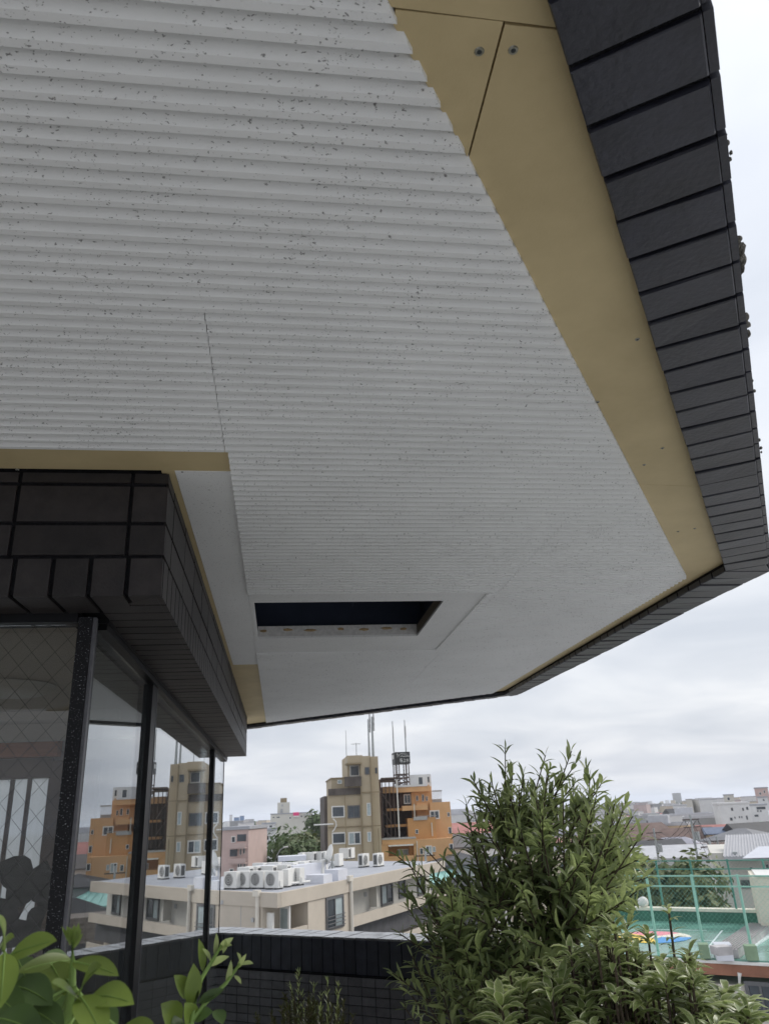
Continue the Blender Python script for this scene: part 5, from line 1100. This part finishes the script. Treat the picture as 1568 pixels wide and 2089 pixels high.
# ------------------------------------------------------------------ the town as single houses
nH = 0; r = 66.0
def blocked(x, y, rad):
    for a, b, q in taken:
        if (a - x) ** 2 + (b - y) ** 2 < (q + rad) ** 2: return True
    return False
for w_, s0, s1, d0, d1 in ((WF, -6, LF + 2, -4, 26), (WS, 0, LS, -2, 12), (OW, -3, 12, -3, 12), (RW, -2, 12, -4, 14), (NW, -5, Lc, -6, 14), (GW, -2, 9, -2, 14), (NW, 0, Lc, 12, 30)):
    for s_ in range(int(s0), int(s1) + 1, 4):
        for v in range(int(d0), int(d1) + 1, 4): q = w_.pt(s_, 0, v); taken.append((q.x, q.y, 3))
BAND = ((115, 'among nearer roofs'), (160, 'in the second spread'), (220, 'in mid distance'), (300, 'well out'), (999, 'near the skyline'))
while r < 480 and nH < 272:
    step = 10.2 if r < 170 else 8.8; az = 3.0 if r > 140 else 16.0
    while az < 36:
        a = math.radians(az + rn.uniform(-.25, .25) * math.degrees(step / r)); rr = r + rn.uniform(-2, 2); x, y = math.sin(a) * rr, math.cos(a) * rr; az += math.degrees((step + rn.uniform(0, 5)) / r)
        if blocked(x, y, 5) or rn.random() < .12: continue
        kind = rn.choice(('hip', 'gable', 'gable', 'flat', 'flat')); roof = rn.choice(('grey', 'grey', 'dark', 'brown', 'pale', 'red', 'lilac')) if kind != 'flat' else rn.choice(('pale', 'pale', 'grey')); wall = rn.choice(('white', 'white', 'white', 'cream', 'grey', 'tan', 'pinkish'))
        h = rn.choice((5.6, 6, 6.3, 6.5, 7)) if rn.random() < .82 else rn.uniform(8.5, 11.5)
        bd = [b for q, b in BAND if rr < q][0]; az_ = math.degrees(a); side = 'left of the shrub' if az_ < 13 else ('behind the shrub' if az_ < 20 else ('right of the shrub' if az_ < 24.5 else ('above the clipped trees' if az_ < 29 else 'near the right edge')))
        hl = rn.uniform(8, 12) if rr < 170 else rn.uniform(6.5, 9.5)
        house((x, y), -a + rn.choice((0, .1, -.15, .35, .8, -.5)), hl, rn.uniform(7, 9.5), h, rn.uniform(1.3, 2.4), kind, roof, wall, f"{'tall' if h > 8 else ('wide' if hl > (10.4 if rr < 170 else 8.4) else 'small')} {wall.replace('pinkish', 'pinkish grey')} house with {ROOFN[roof]} {dict(hip='hipped', gable='gabled', flat='flat')[kind]} roof {bd}, {side}", HG, rn, 2 if rr < 240 else 1); nH += 1
        if nH >= 272: break
    r += 11.5 if r < 170 else 12.5
print('houses', nH, 'reach', r)
# beyond that: one town mass, and the far woods
tm = MB(); rr_ = random.Random(5); R_START = r - 6
tmats = [WM['white'], WM['grey'], WM['cream'], HM['grey'], HM['dark'], HM['pale'], HM['red'], WM['pinkish']]
for k in range(9500):
    rr = R_START * (2600 / R_START) ** (rr_.random() ** .8); a = math.radians(rr_.uniform(-4, 38)); x, y = math.sin(a) * rr, math.cos(a) * rr
    L, D_, h = rr_.uniform(6, 11), rr_.uniform(6, 10), rr_.choice((5.5, 6, 6.5, 7, 8)) if rr_.random() < .93 else rr_.uniform(10, 17)
    yw = -a + rr_.uniform(-.6, .6); u = V((math.cos(yw), math.sin(yw), 0)); w = V((-u.y, u.x, 0)); o = V((x, y, 0)); wi_ = rr_.choice((0, 0, 0, 1, 2, 7)); ri_ = rr_.choice((3, 3, 4, 5, 5, 6))
    tm.obox(o, u, w, -L / 2, L / 2, -D_ / 2, D_ / 2, GZ, GZ + h, wi_)
    if h < 10: hip(tm, o, u, w, -L / 2, L / 2, -D_ / 2, D_ / 2, GZ + h + .16, rr_.uniform(1.2, 2.2), .3, ri_)
    else: tm.obox(o, u, w, -L / 2 - .1, L / 2 + .1, -D_ / 2 - .1, D_ / 2 + .1, GZ + h + .01, GZ + h + .4, 5)
mk('far_town', tm, tmats, label='pale mass of far roofs and walls reaching to the skyline', cat='town', kind='stuff')
fw = MB(); rr_ = random.Random(6)
for (az0, az1, D, hh, n) in ((22, 23.4, 900, 15, 12), (25.4, 28, 800, 9.5, 26), (28.3, 29.6, 640, 9, 12), (14, 21, 1000, 11, 40), (4, 13, 1100, 12, 40), (21, 36, 1500, 13, 70), (-4, 4, 1300, 14, 50), (30, 37, 900, 9, 20), (9, 36, 350, 5, 40), (20, 36, 480, 7, 60)):
    for k in range(n):
        a = math.radians(rr_.uniform(az0, az1)); d = D * rr_.uniform(.93, 1.07); s_ = hh * rr_.uniform(.5, 1.0)
        fw.lump((math.sin(a) * d, math.cos(a) * d, GZ + s_ * .5), (s_ * .8, s_ * .8, s_ * .6), k + D, .6, 0, 9, 7)
mk('far_wood', fw, C['tleaf'], label='dusky green tree clumps scattered between far roofs', cat='trees', kind='stuff')
# ------------------------------------------------------------------ hazy air
hz = bpy.data.materials.new('haze'); hz.use_nodes = True; ht = hz.node_tree; ht.nodes.clear(); ho = ht.nodes.new('ShaderNodeOutputMaterial'); pv = ht.nodes.new('ShaderNodeVolumePrincipled')
pv.inputs['Color'].default_value = (.86, .91, 1, 1); pv.inputs['Density'].default_value = .00016; pv.inputs['Anisotropy'].default_value = .2; ht.links.new(pv.outputs[0], ho.inputs['Volume'])
mk('haze', MB().box(-9500, 9500, -9500, 9500, GZ - 1, 62), hz, kind='stuff')

# ================================================================== PLANTS ON THE TERRACE
def pt3(x, y, D): return far(x, y, D)
def rootz(p, z=.34): return V((p.x, p.y, z))
def pot(name, label, c, r, h=.32):
    t = thing(name, label, 'plant pot', (c.x, c.y, 0)); mk('pot', MB().lathe(V((c.x, c.y, 0)), [(0, .001), (r * .8, .001), (r, h), (r * .93, h), (r * .9, h - .05)], 24), K['planter'], t, smooth=False)
    mk('soil', MB().lathe(V((c.x, c.y, 0)), [(0, h - .045), (r * .91, h - .05)], 18), K['soil'], t); return t
def twig_leaves(t, rnd, path, length, width, pair_gap, leafs, mats, spread=.75, start=.35, shrink=.5, droop=.0):
    # opposite leaves along the outer part of a twig; collects (base, tip, width, up, matkey)
    P = [V(p) for p in path]; seg = [(P[i + 1] - P[i]).length for i in range(len(P) - 1)]; L = sum(seg)
    def at(s):
        for i, q in enumerate(seg):
            if s <= q or i == len(seg) - 1: return P[i].lerp(P[i + 1], min(1, s / max(q, 1e-6))), (P[i + 1] - P[i]).normalized()
            s -= q
    s = L * start; k = 0
    while s < L:
        p, d = at(s); f = s / L
        side = d.orthogonal().normalized(); side = Matrix.Rotation(k * 1.57 + rnd.uniform(-.9, .9), 3, d) @ side
        for sg in (1, -1):
            if rnd.random() < .16: continue
            dr = (d * rnd.uniform(.3, 1.1) + side * sg * spread + V((0, 0, rnd.uniform(-.15, .35) - droop))).normalized()
            l = length * (1 - shrink * f) * rnd.uniform(.7, 1.2)
            up = (d + V((rnd.uniform(-.6, .6), rnd.uniform(-.6, .6), 1.0))).normalized()
            m = mats[0] if f < .55 and rnd.random() < .75 else (mats[1] if rnd.random() < .75 else mats[0])
            if len(mats) > 2 and f < .45 and rnd.random() < .5: m = mats[2]
            leafs.append((p, p + dr * l, width * l / length * rnd.uniform(.8, 1.2), up, m))
        s += pair_gap * (1 - .35 * f) * rnd.uniform(.8, 1.25); k += 1
    p, d = at(L); leafs.append((p - d * .003, p + d * length * .45, width * .4, V((rnd.uniform(-1, 1), rnd.uniform(-1, 1), 1)), mats[1] if len(mats) > 1 else mats[0]))
def place_leaves(t, leafs, matmap, cap, curl, fold, n, margin=None, rnd=random):
    leafs = sorted(leafs, key=lambda l: (l[0] - EYE).length); keys = list(matmap); L0 = .05
    protos = {}
    for k in keys:
        protos[k] = []
        for v in range(4):
            m = MB(); leafmesh(m, (0, 0, 0), (0, 1, 0), 1, V((0, 0, 1)), curl * (.3 + .5 * v), fold * (.5 + .3 * v), n, 0, None if margin is None else 1)
            me = bpy.data.meshes.new('leaf'); me.from_pydata([tuple(p) for p in m.v], [], m.f)
            for q in (matmap[k] if isinstance(matmap[k], (list, tuple)) else (matmap[k],)): me.materials.append(q)
            if margin is not None: me.polygons.foreach_set('material_index', m.m)
            me.polygons.foreach_set('use_smooth', [True] * len(m.f)); me.update(); protos[k].append(me)
    base = wloc(t); rest = MB(); mis = {k: i for i, k in enumerate(keys)}; restm = []
    for k in keys:
        q = matmap[k]; restm += list(q) if isinstance(q, (list, tuple)) else [q]
    w = 2 if margin is not None else 1
    for i, (b, tip, wd, up, m) in enumerate(leafs):
        ax = tip - b; l = ax.length; ax.normalize(); side = ax.cross(up)
        side = side.normalized() if side.length > 1e-4 else ax.orthogonal().normalized(); nrm = side.cross(ax)
        if i < cap:
            o = bpy.data.objects.new('leaf', protos[m][rnd.randrange(4)]); COL.objects.link(o); o.parent = t
            R = Matrix((side, ax, nrm)).transposed().to_4x4(); o.matrix_basis = Matrix.Translation(b - base) @ R @ Matrix.Diagonal((wd, l, l * .9, 1))
        else: leafmesh(rest, b, tip, wd, up, curl * rnd.uniform(.3, 1.8), fold * rnd.uniform(.5, 1.5), max(3, n - 1), mis[m] * w, None if margin is None else mis[m] * w + 1)
    if rest.v: mk('foliage', rest, restm, t, smooth=True, kind='stuff')

rp_ = random.Random(3)
# --- the tall leafy shrub
sb = pt3(1085, 2060, 1.95); pot('shrub_pot', 'round planter holding the tall narrow leaved shrub', sb, .24)
shrub = thing('leafy_shrub', 'tall airy shrub with narrow olive green leaves in front of the parapet and the city', 'shrub', (sb.x, sb.y, .29))
stems = MB(); trunks = []
for dx, dy, tx, ty, tD in ((0, 0, 1090, 1830, 1.95), (.03, .04, 1020, 1850, 2.0), (-.04, .02, 1130, 1900, 1.9), (.05, -.02, 960, 1960, 1.9), (-.02, .06, 1180, 1780, 2.05), (.02, .02, 1060, 1720, 2.05)):
    a = V((sb.x + dx, sb.y + dy, .29)); b = pt3(tx, ty, tD); m = a.lerp(b, .55) + V((rp_.uniform(-.03, .03), rp_.uniform(-.03, .03), 0))
    stems.tube([a, m, b], .011, 6, .005); trunks += [a.lerp(m, .6), m, m.lerp(b, .5), b]
leafs = []
tips = [(1030, 1528), (1068, 1580), (1165, 1532), (1112, 1540), (1195, 1565), (965, 1592), (1002, 1595), (1225, 1600), (1252, 1640), (950, 1640), (1040, 1585), (1140, 1590), (1085, 1610), (1205, 1620), (955, 1690), (985, 1640), (1275, 1640), (1262, 1700), (1290, 1665),
        (812, 1748), (835, 1762), (858, 1770), (820, 1815), (850, 1800), (832, 1852), (875, 1740), (905, 1752), (880, 1800), (930, 1745), (1310, 1700), (1300, 1755), (1290, 1800), (1320, 1790), (1295, 1840), (815, 1905), (840, 1950), (812, 2000), (825, 2055), (860, 1990), (800, 1985),
        (870, 1860), (905, 1830), (1320, 1760), (1285, 1735)]
tips += [(x + rp_.uniform(-22, 22), y + rp_.uniform(18, 75)) for x, y in tips[:19] * 2] + [(rp_.uniform(1180, 1300), rp_.uniform(1640, 1860)) for _ in range(26)] + [(rp_.uniform(985, 1090), rp_.uniform(1600, 1720)) for _ in range(14)] + [(rp_.uniform(870, 1080), rp_.uniform(1780, 2010)) for _ in range(48)] + [(rp_.uniform(1060, 1260), rp_.uniform(1860, 1980)) for _ in range(22)]
poly = [(960, 1650), (1030, 1570), (1150, 1570), (1240, 1640), (1290, 1720), (1310, 1800), (1290, 1900), (1240, 1980), (1200, 2080), (850, 2085), (840, 1960), (865, 1840), (920, 1780)]
def inpoly(x, y):
    c = False; j = len(poly) - 1
    for i in range(len(poly)):
        if (poly[i][1] > y) != (poly[j][1] > y) and x < (poly[j][0] - poly[i][0]) * (y - poly[i][1]) / (poly[j][1] - poly[i][1]) + poly[i][0]: c = not c
        j = i
    return c
while len(tips) < 350:
    x, y = rp_.uniform(840, 1310), rp_.uniform(1570, 2089)
    if inpoly(x, y): tips.append((x, y))
for i, (x, y) in enumerate(tips):
    D = rp_.uniform(1.62, 2.32) if i > 120 else rp_.uniform(1.8, 2.15); tip = pt3(x, y, D)
    cand = sorted(trunks, key=lambda q: (q - tip).length + (0.35 if q.z > tip.z - .02 else 0) + rp_.uniform(0, .12)); b = cand[0]
    if (tip - b).length > .30: b = b.lerp(tip, 1 - .30 / (tip - b).length); stems.tube([cand[0], b], .0035, 5, .0025)
    m = b.lerp(tip, .5) + V((rp_.uniform(-.02, .02), rp_.uniform(-.02, .02), -.02))
    stems.tube([b, m, tip], .0028, 5, .0012)
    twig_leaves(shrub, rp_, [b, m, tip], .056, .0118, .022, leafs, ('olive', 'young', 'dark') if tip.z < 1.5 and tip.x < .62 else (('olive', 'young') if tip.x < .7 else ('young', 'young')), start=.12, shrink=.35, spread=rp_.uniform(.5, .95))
mk('branches', stems, K['bark'], shrub, smooth=True)
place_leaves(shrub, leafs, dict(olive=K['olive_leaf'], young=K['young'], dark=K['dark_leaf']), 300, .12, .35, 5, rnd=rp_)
# --- variegated bush in front of it
vb = pt3(1290, 2160, 1.55); pot('bush_pot', 'round planter under the variegated bush', vb, .26)
bush = thing('variegated_bush', 'low dense bush with pale edged grey green leaves at the lower right', 'bush', (vb.x, vb.y, .29))
st = MB(); leafs = []; pts_ = []
prof = [(1000, 2030), (1040, 1990), (1100, 1960), (1160, 1930), (1210, 1900), (1250, 1880), (1300, 1930), (1350, 1960), (1395, 1950), (1430, 1985), (1480, 2020), (1520, 2040), (1535, 2070)]
for i in range(300):
    if i < len(prof): x, y = prof[i]
    elif i == len(prof): x, y = 1362, 1852
    elif i == len(prof) + 1: x, y = 1405, 1945
    elif i == len(prof) + 2: x, y = 1320, 1905
    else:
        x = rp_.uniform(1000, 1530); j = max(k for k in range(len(prof)) if prof[k][0] <= x or k == 0); j = min(j, len(prof) - 2); f = (x - prof[j][0]) / (prof[j + 1][0] - prof[j][0]); top = prof[j][1] + (prof[j + 1][1] - prof[j][1]) * f
        y = top + 12 + rp_.random() ** 1.2 * 210
    D = rp_.uniform(1.38, 1.78) - (y - 1900) * .0004
    tip = pt3(x, y, D); root = V((vb.x, vb.y, .3)).lerp(V((tip.x, tip.y, .3)), .5)
    b = root.lerp(tip, 1 - min(.9, rp_.uniform(.10, .16) / max(.12, (tip - root).length))); st.tube([root, b + V((0, 0, -.02)), b, tip], .0042, 5, .0020)
    d = (tip - b).normalized(); n = rp_.randint(8, 12) if i != 13 else 6; big = rp_.uniform(.8, 1.25) * (1.15 if y > 2000 else .9)
    for k in range(n):
        a = k * 2.4 + rp_.random(); s = d.orthogonal().normalized(); s = Matrix.Rotation(a, 3, d) @ s; el = rp_.uniform(.35, 1.1)
        dr = (d * el + s).normalized(); l = .034 * big * rp_.uniform(.7, 1.15); o = tip - d * rp_.uniform(0, .02)
        leafs.append((o, o + dr * l, 0.0108 * big * rp_.uniform(.8, 1.2), d + s * .2, 'pit' if k < n - 3 else 'fresh'))
    for k in range(7 if not 13 <= i <= 15 else 26):       # leaves down the stem
        f = rp_.uniform(.1, .9) if not 13 <= i <= 15 else rp_.uniform(-1.6, .95); o = b + (tip - b) * f; s = Matrix.Rotation(rp_.uniform(0, 6.28), 3, d) @ d.orthogonal().normalized(); dr = (d * .45 + s).normalized()
        leafs.append((o, o + dr * .038 * big, .0112 * big, d, 'pit'))
mk('branches', st, K['bark'], bush, smooth=True)
place_leaves(bush, leafs, dict(pit=(K['pit'], K['margin']), fresh=(K['young'], K['margin'])), 300, .25, .30, 5, margin=True, rnd=rp_)
# --- dark heath like bush by the parapet
hbp = pt3(640, 2130, 2.9); pot('heath_pot', 'planter under the dark feathery bush before the tiled parapet', hbp, .18, .22)
hth = thing('feathery_bush', 'small dark brownish bush with thin upright shoots before the tiled parapet', 'bush', (hbp.x, hbp.y, .19)); st = MB(); leafs = []
ht = [(608, 1982), (592, 2010), (640, 2012), (655, 2030), (700, 2062), (668, 2000), (582, 2035), (575, 2060), (630, 2040), (720, 2075), (615, 2030), (645, 2050), (600, 2050), (690, 2010)]
for i in range(85):
    x, y = ht[i] if i < len(ht) else (rp_.gauss(635, 42), rp_.uniform(2030, 2120)); tip = pt3(x, y, rp_.uniform(2.75, 3.05)); r0 = V((hbp.x + rp_.uniform(-.06, .06), hbp.y + rp_.uniform(-.06, .06), .2)); m = r0.lerp(tip, .6) + V((rp_.uniform(-.03, .03), 0, 0))
    st.tube([r0, m, tip], .004, 4, .0015); twig_leaves(hth, rp_, [m, tip], .034, .006, .008, leafs, ('heath', 'heath', 'brown') if y > 2030 else ('heath', 'young'), spread=.45, start=.05, shrink=.35)
mk('branches', st, K['bark'], hth); place_leaves(hth, leafs, dict(heath=K['heath'], brown=K['heath_d'], young=K['young']), 280, .1, .3, 3, rnd=rp_)
# --- broad leaved plant close to the camera
cb0 = pt3(60, 2150, .62); cpot = V((-.20, .60, 0)); pot('citrus_pot', 'planter of the broad leaved plant near the wired window', V((-.24, .62, 0)), .17, .5)
cit = thing('broad_leaf_plant', 'close broad leaved plant with glossy light green leaves at the lower left corner', 'plant', (-.24, .62, .45))
LV = [  # base, tip, width (pixels of the photograph), depth, facing, key
    (20, 1949, 112, 1914, 46, .60, 0, 'a'), (150, 1960, 42, 1973, 30, .64, .3, 'a'), (146, 1966, 104, 1934, 24, .66, 0, 'b'), (150, 1962, 242, 1984, 40, .60, .5, 'a'), (163, 2026, 195, 1965, 44, .57, -.4, 'a'), (182, 2036, 266, 2030, 52, .56, .2, 'a'),
    (166, 2048, 112, 1998, 46, .56, -.2, 'a'), (164, 2032, 214, 2112, 50, .55, .2, 'a'), (102, 1966, 134, 2016, 42, .63, .1, 'a'), (10, 1944, 2, 2052, 42, .58, 0, 'a'), (6, 1936, 8, 1864, 34, .60, .2, 'a'), (22, 2012, 104, 2032, 56, .61, .2, 'b'),
    (92, 1996, 122, 2066, 40, .67, .1, 'b'), (58, 2058, 128, 2092, 46, .60, .1, 'b'), (-10, 2078, 84, 2098, 56, .58, .1, 'b'), (140, 2094, 192, 2086, 34, .56, .2, 'a'), (246, 2100, 312, 2084, 30, .58, .2, 'a'), (-20, 2030, 44, 2062, 50, .60, 0, 'b'), (30, 2085, 10, 2020, 44, .62, 0, 'b'), (-15, 1960, 20, 1905, 40, .64, 0, 'a'),
    (120, 2075, 155, 2120, 40, .63, 0, 'b'), (205, 2075, 170, 2125, 44, .62, 0, 'b'), (70, 1990, 20, 1985, 40, .68, 0, 'b'), (35, 1955, 60, 2010, 40, .66, 0, 'b'), (100, 2050, 60, 2095, 50, .66, 0, 'b'), (190, 2060, 235, 2095, 44, .64, 0, 'b')]
ci_st = MB(); cs = V((-.24, .62, .45)); hub1 = pt3(148, 2010, .62); hub2 = pt3(15, 1955, .62); hub3 = pt3(172, 2045, .58)
for hb2 in (hub1, hub2, hub3): ci_st.tube([cs, cs.lerp(hb2, .6) + V((.01, 0, 0)), hb2], .005, 7, .003)
ci_st.tube([hub1, pt3(149, 1970, .61), pt3(148, 1905, .61)], .0024, 7, .0014)
for k, (bx0, by0, tx, ty, w, D, fc, key) in enumerate(LV):
    b, tp2 = pt3(bx0, by0, D + .01), pt3(tx, ty, D - .015); ax = (tp2 - b).normalized(); up = (EYE - b).normalized() * .75 + V((fc, -.1, .75)) 
    cs_ = .10 + .10 * (k % 3); m = leafmesh(MB(), b, tp2, w / 1560 * D * 1.12, up, cs_ * .6, .20, 8, shape=.85)
    lf = mk('leaf', m, K['citrus'] if key == 'a' else K['citrus_d'], cit, smooth=True)
    vs = m.v; mk('midrib', MB().tube([vs[i * 3 + 1] + up.normalized() * .0003 for i in range(0, 8)], .0006, 4, .0002), K['greenstem'], lf, smooth=True)
    h = min((hub1, hub2, hub3), key=lambda q: (q - b).length); ci_st.tube([h, b], .0013, 5, .0009)
for bx0, by0, tx, ty, w in ((146, 1920, 138, 1890, 9), (147, 1918, 144, 1893, 8), (149, 1918, 152, 1888, 8), (152, 1930, 161, 1884, 9), (152, 1925, 165, 1896, 8), (146, 1925, 134, 1897, 8), (150, 1935, 168, 1905, 7), (145, 1930, 128, 1890, 5)):
    mk('leaf', leafmesh(MB(), pt3(bx0, by0, .61), pt3(tx, ty, .605), w / 1560 * .61 * 1.1, V((.3, -1, .6)), .1, .5, 5), K['citrus'], cit, smooth=True)
mk('stem', ci_st, K['greenstem'], cit, smooth=True)
# --- slender young twig beside it
tw0 = pt3(385, 2150, .80); pot('twig_pot', 'small planter under the slender leafy twig near the glass wall', V((tw0.x, tw0.y, 0)), .12, .42)
tw = thing('young_twig_plant', 'slender young plant with pointed yellow green shoots before the glass wall', 'plant', (tw0.x, tw0.y, .38)); ts = MB()
for pth in (((385, 2150), (388, 2089), (420, 2045), (462, 2005), (492, 1962)), ((385, 2150), (392, 2070), (412, 1995), (436, 1955), (452, 1928))):
    q = [pt3(x, y, .78) for x, y in pth]; ts.tube([V((tw0.x, tw0.y, .38))] + q, .003, 6, .0013)
for bx0, by0, tx, ty, w, key in ((414, 1982, 410, 1919, 14, 'a'), (386, 2037, 361, 1990, 26, 'a'), (388, 2052, 398, 1971, 28, 'a'), (366, 2095, 335, 2048, 40, 'a'), (392, 2092, 382, 2048, 30, 'a'), (404, 2046, 453, 2017, 16, 'b'), (426, 1970, 463, 1950, 12, 'y'), (446, 1938, 472, 1914, 12, 'y'), (437, 1946, 444, 1908, 9, 'y'), (462, 2008, 473, 1964, 10, 'y'), (492, 1968, 514, 1962, 9, 'y'), (490, 1966, 488, 1944, 8, 'y'), (450, 1935, 470, 1925, 9, 'y'), (455, 1945, 462, 1920, 9, 'y'), (478, 1990, 492, 2003, 7, 'y'), (424, 2042, 436, 2028, 10, 'b'), (396, 2078, 430, 2062, 22, 'b'), (372, 2080, 352, 2098, 24, 'b'), (484, 1975, 500, 1950, 8, 'y'), (430, 1960, 418, 1935, 8, 'y'), (440, 2060, 455, 2085, 22, 'b')):
    mk('leaf', leafmesh(MB(), pt3(bx0, by0, .785), pt3(tx, ty, .77), w / 1560 * .78 * 1.1, (EYE - pt3(bx0, by0, .78)).normalized() + V((.3, 0, .4)), .12, .3, 6), {'a': K['citrus'], 'b': K['citrus_d'], 'y': K['young']}[key], tw, smooth=True)
mk('stem', ts, K['greenstem'], tw, smooth=True)
